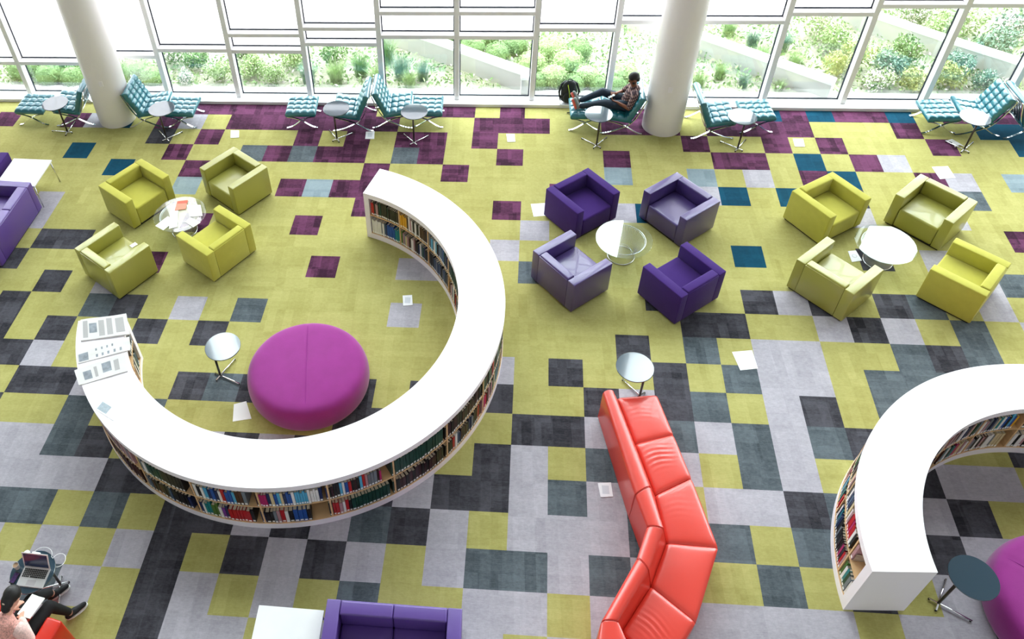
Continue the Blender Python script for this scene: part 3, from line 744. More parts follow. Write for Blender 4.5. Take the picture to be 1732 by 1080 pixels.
newspaper('middle newspaper with rows of small pictures on the bookcase end', [(-4.972, 1.503), (-4.331, 1.825), (-4.24, 1.598), (-4.892, 1.333)], 1.0, [(.02, .2, .2, .9, 'p'), (.34, .1, .37, .3, 'p'), (.45, .1, .48, .3, 'p'), (.55, .1, .58, .3, 'p'), (.65, .1, .68, .3, 'p'), (.34, .6, .38, .85, 'p'), (.45, .6, .49, .85, 'p'), (.56, .6, .6, .85, 'p'), (.68, .6, .72, .85, 'p'), (.8, .6, .84, .85, 'p')])
newspaper('newspaper with two photos overhanging the outer edge of the bookcase', [(-4.905, 1.213), (-4.307, 1.544), (-4.164, 1.238), (-4.75, 0.975)], 1.0, [(.14, .3, .3, .8, 'p'), (.36, .2, .42, .8, 't'), (.52, .15, .7, .7, 'p'), (.76, .2, .86, .8, 't')])
sheet('leaflet', [(-4.398, 0.62), (-4.29, 0.90), (-3.98, 0.73), (-4.10, 0.46)][::-1], 1.001, PAPER, 'thin white leaflet with a grey corner print lying alone on the bookcase top', 'paper', 0.003)
o = sheet('leaflet_print', [(-4.38, 0.63), (-4.34, 0.74), (-4.19, 0.66), (-4.23, 0.55)][::-1], 1.0045, mat('leaflet_grey', 'a5b0b8', 0.8, var=0.2, vscale=30), None, None, 0.0005)
o.parent = [q for q in bpy.data.objects if q.name == 'leaflet'][0]; o.location = Vector(o.location) - o.parent.location

# ------------------------------------------------------------------ square white covers and sheets on the carpet
COVER = mat('cover_white', 'efeff3', 0.5, var=0.03, vscale=40)
for lab, q in (('white floor cover behind the yellow-green chairs near the left windows', [(-4.5, 7.96), (-4.33, 7.96), (-4.28, 7.73), (-4.45, 7.72)]),
    ('white floor cover at the foot of the teal chair, between the two paired chairs', [(-1.75, 7.98), (-1.58, 8.0), (-1.56, 7.75), (-1.74, 7.75)]),
    ('white floor cover beside the lone plum tile in the middle by the windows', [(1.03, 7.97), (1.19, 7.97), (1.2, 7.73), (1.05, 7.72)]),
    ('white floor cover by the windows right of the right column', [(6.46, 7.95), (6.65, 7.95), (6.62, 7.71), (6.44, 7.71)]),
    ('small white cover with a ring mark beside the glass table on the right', [(6.6, 4.93), (6.73, 4.95), (6.76, 4.72), (6.59, 4.68)]),
    ('white square cover on the lime carpet inside the curved bookcase', [(-0.66, 3.653), (-0.508, 3.672), (-0.483, 3.458), (-0.633, 3.439)]),
    ('white floor cover left of the red sofa', [(2.17, 0.48), (2.34, 0.50), (2.35, 0.30), (2.19, 0.28)])):
    o = sheet('floor_cover', q[::-1], 0.0, COVER, lab, 'floor cover', 0.008, group='floor covers')
    b = newbm()
    if 'ring' in lab: lathe(b, [(0.03, 0), (0.04, 0), (0.04, 0.001), (0.03, 0.001)], 24, cap=False)
    else: box(b, (0, 0, 0.0004), (0.09, 0.12, 0.0008))
    k = obj('lid', b, mat('cover_grey', 'd3d6dd' if 'ring' not in lab else 'b9a9a9', 0.6), o); k.location = (0, 0, 0.0082)
for lab, q in (('large white sheet of paper on lime and slate carpet right of the side table', [(4.319, 2.741), (4.618, 2.788), (4.63, 2.453), (4.371, 2.409)]),
    ('white sheet of paper on the carpet partly under the magenta pouf', [(-2.93, 1.46), (-2.76, 1.52), (-2.62, 1.23), (-2.88, 1.17)]),
    ('white sheet of paper on the carpet behind the olive armchair near the windows', [(8.71, 7.17), (9.0, 7.2), (9.01, 6.87), (8.73, 6.83)]),
    ('white sheet of paper on the carpet behind the dark purple armchair', [(1.45, 5.93), (1.76, 5.97), (1.74, 5.64), (1.49, 5.6)])):
    sheet('paper_sheet', q[::-1], 0.0, PAPER, lab, 'paper', 0.004)
b = newbm(); vs = [b.verts.new(p) for p in ((0, 0, 0.004), (0.10, 0.02, .03), (0.2, -0.06, .004), (0.26, -0.19, .01), (0.16, -0.17, .035), (0.08, -0.2, 0.004), (0.05, -0.09, .04))]
b.faces.new((vs[0], vs[6], vs[1])); b.faces.new((vs[1], vs[6], vs[2])); b.faces.new((vs[2], vs[6], vs[4])); b.faces.new((vs[2], vs[4], vs[3])); b.faces.new((vs[4], vs[6], vs[5]))
g = bmesh.ops.solidify(b, geom=b.faces[:], thickness=0.003); fixn(b)
o = obj('crumpled_paper', b, PAPER); o.location = (9.25, 7.96, 0); tag(o, 'crumpled white paper on a plum tile under the far right side table', 'paper')

# ------------------------------------------------------------------ tufted teal lounge chairs and stools
def cushion(L, Wd, T, nx, ny, N_=64):
    """box cushion along x (0..L), y centred, tufted top at z=T"""
    b = newbm(); grid = []
    for i in range(N_ + 1):
        row = []
        for j in range(N_ + 1):
            u, v = i / N_, j / N_
            pu = abs(math.sin(math.pi * u * nx)) ** 0.55; pv = abs(math.sin(math.pi * v * ny)) ** 0.55
            dz = 0.030 * (pu * pv) ** 0.8 - 0.012
            # buttons
            du = (u * nx) - round(u * nx); dv = (v * ny) - round(v * ny)
            if 0 < round(u * nx) < nx and 0 < round(v * ny) < ny:
                dz -= 0.014 * math.exp(-((du * L / nx) ** 2 + (dv * Wd / ny) ** 2) / 0.00035)
            e = min(u * L, (1 - u) * L, v * Wd, (1 - v) * Wd)
            z = T - 0.018 * math.exp(-e / 0.012) + dz
            row.append(b.verts.new((u * L, (v - 0.5) * Wd, z)))
        grid.append(row)
    for i in range(N_):
        for j in range(N_): b.faces.new((grid[i][j], grid[i + 1][j], grid[i + 1][j + 1], grid[i][j + 1])).smooth = True
    rim = [grid[i][0] for i in range(N_ + 1)] + [grid[N_][j] for j in range(1, N_ + 1)] + [grid[i][N_] for i in range(N_ - 1, -1, -1)] + [grid[0][j] for j in range(N_ - 1, 0, -1)]
    prev = rim
    for k, z in enumerate((T * 0.6, T * 0.25, 0.0)):
        off = (0.006, 0.004, -0.006)[k]; cur = []
        for v in rim:
            x = v.co.x + (off if v.co.x > L * .999 else (-off if v.co.x < L * .001 else 0)); y = v.co.y + (off if v.co.y > Wd * .499 else (-off if v.co.y < -Wd * .499 else 0))
            cur.append(b.verts.new((x, y, z)))
        for n in range(len(rim)): b.faces.new((prev[n], prev[(n + 1) % len(rim)], cur[(n + 1) % len(rim)], cur[n])).smooth = True
        prev = cur
    b.faces.new(prev); fixn(b)
    return b
def buttons(par, L, Wd, T, nx, ny):
    b = newbm()
    for i in range(1, nx):
        for j in range(1, ny):
            bmesh.ops.create_uvsphere(b, u_segments=8, v_segments=5, radius=0.009, matrix=Matrix.Translation((L * i / nx, (j / ny - .5) * Wd, T - 0.024)) @ Matrix.Diagonal((1, 1, .6, 1)))
    o = obj('buttons', b, TEALD, par, True); o['kind'] = 'stuff'
def slope(a, c):
    return math.atan2(c[1] - a[1], c[0] - a[0])
def lounge_chair(label, loc, rz):
    t = thing('lounge_chair', label, 'chair', loc, rz, 'tufted teal lounge chairs by the windows')
    # seat: from rear (-.13,.27) to front (.385,.335)
    a, c = (-0.15, 0.255), (0.385, 0.345); L = math.hypot(c[0] - a[0], c[1] - a[1])
    s = obj('seat_cushion', cushion(L, 0.70, 0.105, 4, 4), TEAL, t); s.location = (a[0], 0, a[1]); s.rotation_euler = (0, -slope(a, c), 0); buttons(s, L, 0.70, 0.105, 4, 4)
    a, c = (-0.145, 0.28), (-0.37, 0.80); L = math.hypot(c[0] - a[0], c[1] - a[1]); th = math.atan2(c[1] - a[1], c[0] - a[0])
    s = obj('back_cushion', cushion(L, 0.70, 0.105, 5, 4), TEAL, t); s.location = (a[0], 0, a[1])
    # local x -> (cos th, 0, sin th); local z should point forward (+x)
    ex = Vector((math.cos(th), 0, math.sin(th))); ez = Vector((math.sin(th), 0, -math.cos(th))); ey = ez.cross(ex)
    s.rotation_euler = Matrix((ex, ey, ez)).transposed().to_euler(); buttons(s, L, 0.70, 0.105, 5, 4)
    back = bez((-0.385, 0, .80), (-0.30, 0, .50), (-0.20, 0, .24), (-0.07, 0, .185), 12)[:-1] + bez((-0.07, 0, .185), (0.08, 0, .11), (0.24, 0, .012), (0.40, 0, .012), 10)
    front = bez((0.37, 0, .33), (0.2, 0, .29), (0.05, 0, .25), (-0.07, 0, .185), 10)[:-1] + bez((-0.07, 0, .185), (-0.2, 0, .10), (-0.30, 0, .012), (-0.40, 0, .012), 8)
    for y in (-0.345, 0.345):
        b = newbm(); bar(b, [(p[0], y, p[2]) for p in back], 0.035, 0.011, (0, 1, 0)); bar(b, [(p[0], y, p[2]) for p in front], 0.035, 0.011, (0, 1, 0)); fixn(b); obj('side_frame', b, CHROME, t)
    for x, z in ((-0.375, .775), (0.35, .325), (-0.13, .235)):
        b = newbm(); tube(b, [(x, -0.345, z), (x, 0.345, z)], 0.011, 8); obj('cross_bar', b, CHROME, t)
    for k in range(7):
        y = -0.27 + 0.09 * k; b = newbm(); bar(b, [(-0.355, y, .78), (-0.27, y, .56), (-0.165, y, .30)], 0.035, 0.004, (0, 1, 0)); obj('strap', b, TEALD, t)
    for k in range(6):
        y = -0.25 + 0.1 * k; b = newbm(); bar(b, [(-0.12, y, .247), (0.12, y, .287), (0.35, y, .335)], 0.035, 0.004, (0, 1, 0)); obj('strap', b, TEALD, t)
    return t
def stool(label, loc, rz):
    t = thing('stool', label, 'stool', loc, rz, 'tufted teal stools by the windows')
    s = obj('seat_cushion', cushion(0.60, 0.60, 0.10, 4, 4), TEAL, t); s.location = (-0.30, 0, 0.285); buttons(s, .60, .60, .10, 4, 4)
    p1 = bez((-0.28, 0, .275), (-0.18, 0, .27), (-0.08, 0, .235), (0, 0, .19), 8)[:-1] + bez((0, 0, .19), (0.1, 0, .12), (0.2, 0, .012), (0.31, 0, .012), 8)
    for y in (-0.28, 0.28):
        b = newbm(); bar(b, [(p[0], y, p[2]) for p in p1], 0.035, 0.011, (0, 1, 0)); bar(b, [(-p[0], y, p[2]) for p in p1], 0.035, 0.011, (0, 1, 0)); fixn(b); obj('side_frame', b, CHROME, t)
    for x in (-0.27, 0.27):
        b = newbm(); tube(b, [(x, -0.28, .272), (x, 0.28, .272)], 0.01, 8); obj('cross_bar', b, CHROME, t)
    for k in range(5):
        y = -0.2 + 0.1 * k; b = newbm(); bar(b, [(-0.27, y, .281), (0.27, y, .281)], 0.035, 0.004, (0, 1, 0)); obj('strap', b, TEALD, t)
    return t
LC = [((-7.80, 8.40), 180 + 4, 'teal tufted lounge chair with dark straps showing, left of the left column'),
      ((-6.22, 8.36), 0.5, 'teal tufted lounge chair with its back against the left column'),
      ((-2.012, 8.345), 181, 'left of two teal lounge chairs standing back to back'),
      ((-1.237, 8.455), 1, 'right of two teal lounge chairs standing back to back'),
      ((3.248, 8.375), 179.3, 'teal lounge chair the reading man sits in, beside the right column'),
      ((4.939, 8.26), 2, 'teal lounge chair just right of the right column, pale seat seen from above'),
      ((9.87, 8.47), 178, 'teal lounge chair facing the stool at the far right'),
      ((10.67, 8.40), 2, 'teal lounge chair mostly cut off by the right edge')]
lc0 = None
for (x, y), a, lab in LC:
    if lc0 is None: lc0 = lounge_chair(lab, (x, y, 0), R(a))
    else: dup(lc0, (x, y, 0), R(a), lab)
SL = [((-8.67, 8.335), 0, 'teal tufted stool at the far left by the windows'), ((-5.52, 8.31), -1, 'teal tufted stool in front of the chair at the left column'),
      ((-3.06, 8.36), 2, 'teal tufted stool standing apart, left of the back-to-back chairs'), ((-0.535, 8.43), 0, 'teal tufted stool right of the back-to-back chairs'),
      ((2.555, 8.40), 0, 'teal stool under the reading man\'s feet'), ((5.79, 8.40), 4, 'pale teal stool right of the chair at the right column'),
      ((9.165, 8.46), 2, 'pale teal stool at the far right')]
s0 = None
for (x, y), a, lab in SL:
    if s0 is None: s0 = stool(lab, (x, y, 0), R(a))
    else: dup(s0, (x, y, 0), R(a), lab)

# ------------------------------------------------------------------ planted bed outside the glass
SOIL = mat('bark_mulch', 'a5a590', 0.95, bump=0.6, bscale=60, var=0.25, vscale=18)
CONC = mat('smooth_concrete', 'c4c1bc', 0.85, var=0.06, vscale=3)
CAPM = mat('white_stone_coping', 'efeeec', 0.7)
bm = newbm(); box(bm, (0, 34, -0.10), (130, 49.4, 0.08)); struct('ground', bm, SOIL)
bm = newbm(); box(bm, (0, 9.37, -0.02), (40, 0.22, 0.08)); struct('trim_2', bm, CONC)
def wall(name, label, pts, z, w=0.22, par=None):
    t = thing(name, label, 'wall', (pts[0][0], pts[0][1], 0))
    for nm, z0, z1, ww, mt in (('wall_body', -0.06, z - 0.06, w - 0.03, CONC), ('coping', z - 0.06, z, w, CAPM)):
        b = newbm(); L_, R_ = [], []
        for i, p in enumerate(pts):
            a = Vector(pts[max(i - 1, 0)]); c = Vector(pts[min(i + 1, len(pts) - 1)]); d = (c - a).normalized(); n = Vector((-d.y, d.x)) * ww / 2
            L_.append((p[0] + n.x - pts[0][0], p[1] + n.y - pts[0][1])); R_.append((p[0] - n.x - pts[0][0], p[1] - n.y - pts[0][1]))
        prism(b, L_ + R_[::-1], z0, z1); fixn(b); obj(nm, b, mt, t)
    return t
wall('retaining_wall', 'low concrete wall with white coping running diagonally outside, left of the reading man', [(-2.6, 12.05), (-0.56, 10.85), (1.12, 9.77), (1.42, 9.58), (1.44, 9.32)], 0.42, 0.24)
wall('retaining_wall', 'low concrete wall with white coping outside behind the right column', [(3.6, 12.5), (5.24, 11.08), (7.5, 9.34)], 0.40, 0.24)
wall('retaining_wall', 'short concrete wall with white coping outside at the far right panes', [(8.2, 12.7), (9.17, 11.92), (10.2, 11.02), (11.6, 9.9)], 0.40, 0.24)
def leafmat(name, h1, h2):
    M = mat(name, h1, 0.7, var=0.35, vscale=9)
    M.node_tree.nodes['Principled BSDF'].inputs['Specular IOR Level'].default_value = 0.2
    return M
LF = [leafmat('leaf_mid_green', '75915e', ''), leafmat('leaf_pale_green', '97ad78', ''), leafmat('leaf_blue_green', '76907c', ''), leafmat('leaf_yellow_green', 'a9ae70', '')]
FLW = mat('pale_blossom', 'f2e6e4', 0.8)
def leaf(b, p, n, s, mi=0, w=0.45):
    n = n.normalized(); t = n.orthogonal().normalized(); t = Matrix.Rotation(rng.uniform(0, 6.28), 3, n) @ t; s2 = n.cross(t)
    q = [p - t * s, p + s2 * s * w, p + t * s, p - s2 * s * w]
    b.faces.new([b.verts.new(v) for v in q]).material_index = mi
def rv(): 
    v = Vector((rng.gauss(0, 1), rng.gauss(0, 1), rng.gauss(0, 1))); return v.normalized()
def ball_mesh(n=1500):
    b = newbm(); bmesh.ops.create_icosphere(b, subdivisions=2, radius=0.86)
    for _ in range(n):
        d = rv()
        if d.z < -0.5: continue
        p = d * rng.uniform(0.84, 1.02); leaf(b, p, (d + rv() * 0.7), rng.uniform(.05, .085))
    return b
def bush_mesh(n=1300, flowers=0):
    b = newbm()
    for k in range(7):
        d = rv(); c = Vector((d.x * .45, d.y * .45, 0.45 + 0.3 * rng.random())); r = rng.uniform(.3, .5)
        for _ in range(n // 7):
            e = rv(); p = c + e * r * rng.uniform(.6, 1.05)
            if p.z < 0.02: p.z = 0.02
            leaf(b, p, e + rv(), rng.uniform(.045, .09), 1 if rng.random() < flowers else 0)
    for k in range(9):
        d = rv(); tube(b, [(0, 0, 0), (d.x * .2, d.y * .2, .3), (d.x * .45, d.y * .45, .65)], 0.012, 4, False)
    return b
def grass_mesh(n=420, h=1.0):
    b = newbm()
    for _ in range(n):
        a = rng.uniform(0, 6.28); r = rng.uniform(0, .28); x, y = r * math.cos(a), r * math.sin(a); l = h * rng.uniform(.6, 1.05)
        dx, dy = math.cos(a) * rng.uniform(.1, .55) * l, math.sin(a) * rng.uniform(.1, .55) * l; w = rng.uniform(.006, .013)
        px, py = -math.sin(a) * w, math.cos(a) * w; pv = None
        for q in range(5):
            s = q / 4; cx, cy, cz = x + dx * s * s, y + dy * s * s, l * (s - .25 * s * s)
            k = 1 - s * .9; cur = (b.verts.new((cx - px * k, cy - py * k, cz)), b.verts.new((cx + px * k, cy + py * k, cz)))
            if pv: b.faces.new((pv[0], pv[1], cur[1], cur[0]))
            pv = cur
    return b
PM = {}
def plant(kind, label, x, y, sx, sz, mi, group):
    key = (kind, mi)
    if key not in PM:
        b = {'ball': lambda: ball_mesh(), 'bush': lambda: bush_mesh(1300, .06), 'flower': lambda: bush_mesh(1200, .45), 'grass': lambda: grass_mesh()}[kind]()
        me = bpy.data.meshes.new('foliage'); b.to_mesh(me); b.free(); me.materials.append(LF[mi]); me.materials.append(FLW if mi != 3 else LF[1]); PM[key] = me
    nm = {'ball': 'clipped_shrub', 'bush': 'bush', 'flower': 'flowering_bush', 'grass': 'ornamental_grass'}[kind]
    o = bpy.data.objects.new(nm, PM[key]); COL.objects.link(o)
    o.location = (x, y, -0.06 + (sz * .62 if kind == 'ball' else 0)); o.scale = (sx, sx, sz); o.rotation_euler = (0, 0, rng.uniform(0, 6))
    tag(o, label, 'plant', group)
for x, y, r in ((2.0, 10.9, .36), (2.33, 10.35, .37), (1.62, 10.35, .33), (2.02, 9.82, .34), (2.72, 9.86, .31), (2.45, 9.62, .26), (1.72, 9.68, .25), (2.95, 9.6, .24), (3.5, 9.95, .32), (3.3, 9.6, .25), (2.62, 10.9, .3)):
    plant('ball', 'round clipped green shrub outside, in the cluster behind the backpack and reading man', x, y, r, r * .85, 1 if r > .3 else 0, 'clipped shrubs behind the reading man')
for x, y, r in ((0.3, 10.98, .33), (0.85, 10.75, .3), (-0.2, 11.55, .36), (0.6, 11.5, .34), (1.25, 11.1, .3)):
    plant('ball', 'round clipped green shrub outside, beyond the left diagonal wall', x, y, r, r * .85, 0, 'clipped shrubs beyond the left wall')
for x, y, r in ((-9.0, 9.75, .34), (-8.45, 9.7, .3), (-8.7, 10.3, .4), (-8.0, 10.1, .4), (-7.1, 9.95, .36), (-6.65, 9.75, .30), (-9.7, 10.0, .4)):
    plant('ball', 'round leafy shrub outside, around the left column', x, y, r, r * .85, 0, 'leafy shrubs outside by the left column')
L1 = 'loose pale green bush outside the windows left of the paired chairs'
for x, y, r, k, mi in ((-5.8, 10.3, .42, 'bush', 0), (-5.2, 9.85, .36, 'bush', 1), (-5.9, 9.7, .3, 'flower', 2), (-4.5, 10.0, .42, 'bush', 1), (-4.0, 9.8, .36, 'bush', 1), (-4.8, 10.7, .45, 'bush', 0), (-3.6, 10.4, .45, 'bush', 1), (-2.75, 10.5, .42, 'bush', 0), (-6.4, 10.5, .45, 'flower', 0)):
    plant(k, L1, x, y, r, r * 1.1, mi, 'loose bushes outside on the left')
for x, y, r, mi in ((-3.2, 9.8, .5, 2), (-2.6, 9.8, .55, 1), (-2.1, 10.1, .55, 0), (-1.7, 9.75, .5, 1), (-1.2, 10.0, .55, 2), (-1.0, 9.65, .42, 1), (-1.6, 10.6, .6, 0), (-0.75, 9.95, .45, 2)):
    plant('grass', 'arching grass clump outside behind the back-to-back chairs', x, y, r, r * 1.2, mi, 'arching grasses behind the paired chairs')
for x, y, r, mi in ((5.0, 9.75, .45, 1), (5.5, 10.1, .4, 1), (5.9, 10.9, .5, 1), (6.4, 11.3, .5, 2), (6.5, 10.7, .5, 1), (7.0, 11.2, .55, 2), (7.1, 10.5, .45, 1), (6.0, 11.8, .5, 1), (5.9, 9.75, .35, 2), (6.6, 9.65, .3, 1)):
    plant('grass', 'soft pale grass clump outside right of the right column', x, y, r, r * 1.1, mi, 'pale grasses right of the right column')
for x, y, r, k, mi in ((7.9, 10.2, .45, 'bush', 3), (8.4, 10.6, .45, 'flower', 3), (8.1, 11.2, .45, 'bush', 1), (8.9, 10.1, .5, 'bush', 2), (9.3, 10.7, .5, 'bush', 0), (8.5, 9.7, .4, 'flower', 1), (9.2, 9.65, .4, 'bush', 3), (9.9, 9.8, .45, 'bush', 3), (10.3, 10.2, .45, 'bush', 2), (10.6, 9.65, .35, 'bush', 2), (10.1, 12.3, .5, 'flower', 0), (10.4, 11.6, .5, 'bush', 1), (11.2, 11.0, .55, 'bush', 2), (10.9, 12.0, .55, 'flower', 1), (11.8, 11.6, .6, 'flower', 2), (8.0, 11.8, .5, 'flower', 1)):
    plant(k, 'wild yellow-green bush outside the far right panes', x, y, r, r * 1.15, mi, 'wild bushes outside on the far right')
# ground cover and distant greenery, too fine to count
b = newbm()
for _ in range(26000):
    x, y = rng.uniform(-13, 14), rng.uniform(9.55, 13.5)
    if any(abs((y - y0) * (x1 - x0) - (x - x0) * (y1 - y0)) / math.hypot(x1 - x0, y1 - y0) < .2 and min(x0, x1) - .2 < x < max(x0, x1) + .2 for x0, y0, x1, y1 in ((-2.6, 12.05, 1.42, 9.58), (3.6, 12.5, 7.5, 9.34), (8.2, 12.7, 11.6, 9.9))): continue
    h = rng.uniform(.04, .16); a = rng.uniform(0, 6.28)
    leaf(b, Vector((x, y, -0.06 + h)), Vector((math.cos(a), math.sin(a), rng.uniform(.2, 1.4))), rng.uniform(.03, .065), rng.choice((0, 0, 0, 0, 0, 0, 1, 1, 1, 1, 1, 1, 2)))
o = obj('ground_cover', b, None, None, False, [LF[1], LF[0], FLW]); tag(o, 'low sprawling green ground cover with pale flowers outside the glass', 'plants', kind='stuff')
b = newbm()
for _ in range(7000):
    x = rng.uniform(-24, 26); y = rng.uniform(13.6, 15.5); zt = rng.uniform(-.05, 1.3)
    leaf(b, Vector((x, y, zt)), rv(), rng.uniform(.10, .2), rng.choice((0, 1)))
o = obj('hedge', b, None, None, False, [LF[1], LF[2]]); tag(o, 'pale hedge beyond the planted bed outside', 'plants', kind='stuff')

# ------------------------------------------------------------------ people (one continuous surface each, clothes on top)
def limb(b, p0, p1, r0, r1, n=3):
    p0, p1 = Vector(p0), Vector(p1); d = p1 - p0
    for p, r in ((p0, r0), (p1, r1)):
        bmesh.ops.create_icosphere(b, subdivisions=2, radius=r, matrix=Matrix.Translation(p))
    if d.length > 1e-5:
        q = d.to_track_quat('Z', 'Y').to_matrix().to_4x4()
        bmesh.ops.create_cone(b, cap_ends=True, segments=14, radius1=r0, radius2=r1, depth=d.length, matrix=Matrix.Translation((p0 + p1) / 2) @ q)
def chain(b, pts, rs):
    for i in range(len(pts) - 1): limb(b, pts[i], pts[i + 1], rs[i], rs[i + 1])
def ell(b, c, s, rot=None):
    M = Matrix.Translation(c)
    if rot is not None: M = M @ rot
    bmesh.ops.create_icosphere(b, subdivisions=3, radius=1.0, matrix=M @ Matrix.Diagonal((*s, 1)))
def skinned(name, b, mt, par, vox=0.008, it=4):
    o = obj(name, b, mt, par)
    r = o.modifiers.new('surface', 'REMESH'); r.mode = 'VOXEL'; r.voxel_size = vox; r.use_smooth_shade = True
    s = o.modifiers.new('soften', 'SMOOTH'); s.iterations = it; s.factor = 0.5
    return o
def head(b, c, fw, up):
    """head centre c, facing fw; returns frame"""
    fw = Vector(fw).normalized(); up = (Vector(up) - Vector(up).dot(fw) * fw).normalized(); lf = up.cross(fw)
    F = Matrix((fw, lf, up)).transposed().to_4x4(); c = Vector(c)
    P = lambda x, y, z: c + fw * x + lf * y + up * z
    ell(b, P(-.012, 0, .02), (.098, .077, .105), F); ell(b, P(.02, 0, -.045), (.068, .058, .075), F)
    ell(b, P(.058, 0, -.092), (.03, .032, .022), F)
    limb(b, P(.085, 0, .015), P(.103, 0, -.022), .008, .013)
    ell(b, P(.088, 0, -.058), (.012, .026, .008), F); ell(b, P(.085, 0, -.068), (.012, .022, .007), F)
    ell(b, P(.078, 0, .03), (.014, .05, .009), F)
    for s in (-1, 1): ell(b, P(-.005, s * .08, -.01), (.018, .009, .030), F); ell(b, P(.068, s * .03, .012), (.014, .014, .010), F)
    return F, P
def hand(b, wrist, d, palm_n, curl=0.6, s=1.0, side=1):
    """d: direction wrist->knuckles, palm_n: normal out of the palm; thumb on side*(d x palm_n)"""
    d = Vector(d).normalized(); pn = (Vector(palm_n) - Vector(palm_n).dot(d) * d).normalized(); sd = d.cross(pn) * side
    w = Vector(wrist)
    for k in (-1.5, -.5, .5, 1.5): limb(b, w + sd * k * .012 * s + d * .012, w + d * .085 * s + sd * k * .021 * s, .014 * s, .0115 * s)
    for k, L in ((1.5, .070), (.5, .080), (-.5, .075), (-1.5, .060)):
        p = w + d * .088 * s + sd * k * .021 * s; a = curl * (.55 + .08 * (1.5 - k)); dir_ = d
        r = .0092 * s
        for f in (.46, .30, .24):
            dir_ = (Matrix.Rotation(a, 3, d.cross(pn)) @ dir_) if True else dir_
            q = p + dir_ * L * f * s; limb(b, p, q, r, r * .92); p = q; r *= .92
    p = w + sd * .028 * s + d * .025 * s; q = p + (sd * .7 + d * .6 + pn * .35).normalized() * .04 * s; limb(b, p, q, .013 * s, .0105 * s)
    limb(b, q, q + (sd * .15 + d * .8 + pn * .45).normalized() * .032 * s, .0105 * s, .0085 * s)
SK1 = mat('brown_skin', '7a4a35', 0.5, spec=0.35); SK2 = mat('light_skin', 'd9a58e', 0.5, spec=0.35)
HAIR = mat('black_hair', '14100f', 0.55, spec=0.5, bump=0.6, bscale=240)
DENIM = mat('dark_denim', '1c2d3d', 0.8, var=0.15, vscale=12, bump=0.3, bscale=300)
SOCK = mat('dark_sock', '20252b', 0.9); SOLE1 = mat('coral_sole', 'd4594a', 0.6); SHOE1 = mat('grey_shoe', '8e9896', 0.7)
def shirt_mat():
    M = bpy.data.materials.new('plaid_shirt'); M.use_nodes = True; nt = M.node_tree; bs = nt.nodes['Principled BSDF']; bs.inputs['Roughness'].default_value = .85
    tc = nt.nodes.new('ShaderNodeTexCoord'); 
    def wv(rot, sc):
        mp = nt.nodes.new('ShaderNodeMapping'); mp.inputs['Rotation'].default_value = rot; nt.links.new(tc.outputs['Object'], mp.inputs[0])
        w = nt.nodes.new('ShaderNodeTexWave'); w.inputs['Scale'].default_value = sc; nt.links.new(mp.outputs[0], w.inputs['Vector']); return w.outputs['Fac']
    a, c = wv((0, 0.5, 0), 9), wv((0, 2.07, 0.2), 7)
    mx = nt.nodes.new('ShaderNodeMath'); mx.operation = 'MULTIPLY'; nt.links.new(a, mx.inputs[0]); nt.links.new(c, mx.inputs[1])
    cr = nt.nodes.new('ShaderNodeValToRGB'); cr.color_ramp.elements[0].color = (*srgb('3a2730'), 1); cr.color_ramp.elements[1].color = (*srgb('b08f86'), 1); cr.color_ramp.elements[1].position = .85
    nt.links.new(mx.outputs[0], cr.inputs[0]); nt.links.new(cr.outputs[0], bs.inputs['Base Color']); return M
PLAID = shirt_mat()
# --- the reading man: reclined, facing -x, feet up on the stool; origin under the pelvis
ox, oy = 3.30, 8.37
t = thing('person', 'man in plaid shirt and dark jeans reclining, feet on a teal stool, holding a phone', 'person', (ox, oy, 0))
b = newbm()
pel = (0.02, 0, .50); che = (0.115, 0, .74); nk = (0.125, 0, .90)
chain(b, [pel, (0.06, 0, .60), (0.11, 0, .72), (0.13, 0, .80)], [.115, .105, .115, .10])
for s in (-1, 1): limb(b, (0.13, s * .12, .79), (0.11, s * .04, .70), .065, .09)
limb(b, (0.135, 0, .82), (0.095, 0, .93), .058, .052)
hc = (0.085, 0, 1.045)
Fh, Ph = head(b, hc, (-1, 0, -.52), (0, 0, 1))
# legs: near (-y) flatter, far (+y) raised
near = [(0.0, -.10, .50), (-.47, -.12, .555), (-.86, -.10, .475)]; far = [(0.0, .10, .50), (-.44, .11, .67), (-.85, .07, .49)]
for L_ in (near, far): chain(b, L_, [.088, .058, .038])
for L_, s in ((near, -1), (far, 1)):
    a = Vector(L_[2]); chain(b, [a, a + Vector((-.05, 0, -.01)), a + Vector((-.10, s * .02, .14))], [.036, .036, .026])
# arms
an = [(0.13, -.185, .785), (0.03, -.265, .545), (-.19, -.13, .60)]; af = [(0.13, .185, .785), (-.02, .25, .60), (-.20, .07, .66)]
for L_ in (an, af): chain(b, L_, [.052, .040, .027])
hand(b, an[2], (-1, .45, .25), (0, .45, .9), .9, .95, 1); hand(b, af[2], (-1, -.45, .15), (0, -.5, .8), .9, .95, -1)
skinned('body', b, SK1, t, 0.0075, 3)
b = newbm(); ell(b, Ph(-.02, 0, .043), (.104, .085, .094), Fh); ell(b, Ph(-.062, 0, -.015), (.052, .073, .075), Fh); skinned('hair', b, HAIR, t, 0.008, 2)
b = newbm(); ell(b, Ph(.048, 0, -.092), (.036, .040, .022), Fh); ell(b, Ph(.03, .052, -.06), (.03, .012, .035), Fh); ell(b, Ph(.03, -.052, -.06), (.03, .012, .035), Fh); skinned('beard', b, HAIR, t, 0.007, 2)
for s in (-1, 1):
    b = newbm(); ell(b, Ph(.081, s * .03, .013), (.006, .011, .006), Fh); obj('eye', b, HAIR, t, True)
b = newbm()
chain(b, [(0.02, 0, .50), (0.06, 0, .60), (0.11, 0, .72), (0.135, 0, .80)], [.135, .128, .136, .112])
for s in (-1, 1): limb(b, (0.13, s * .14, .80), (0.11, s * .04, .70), .075, .11)
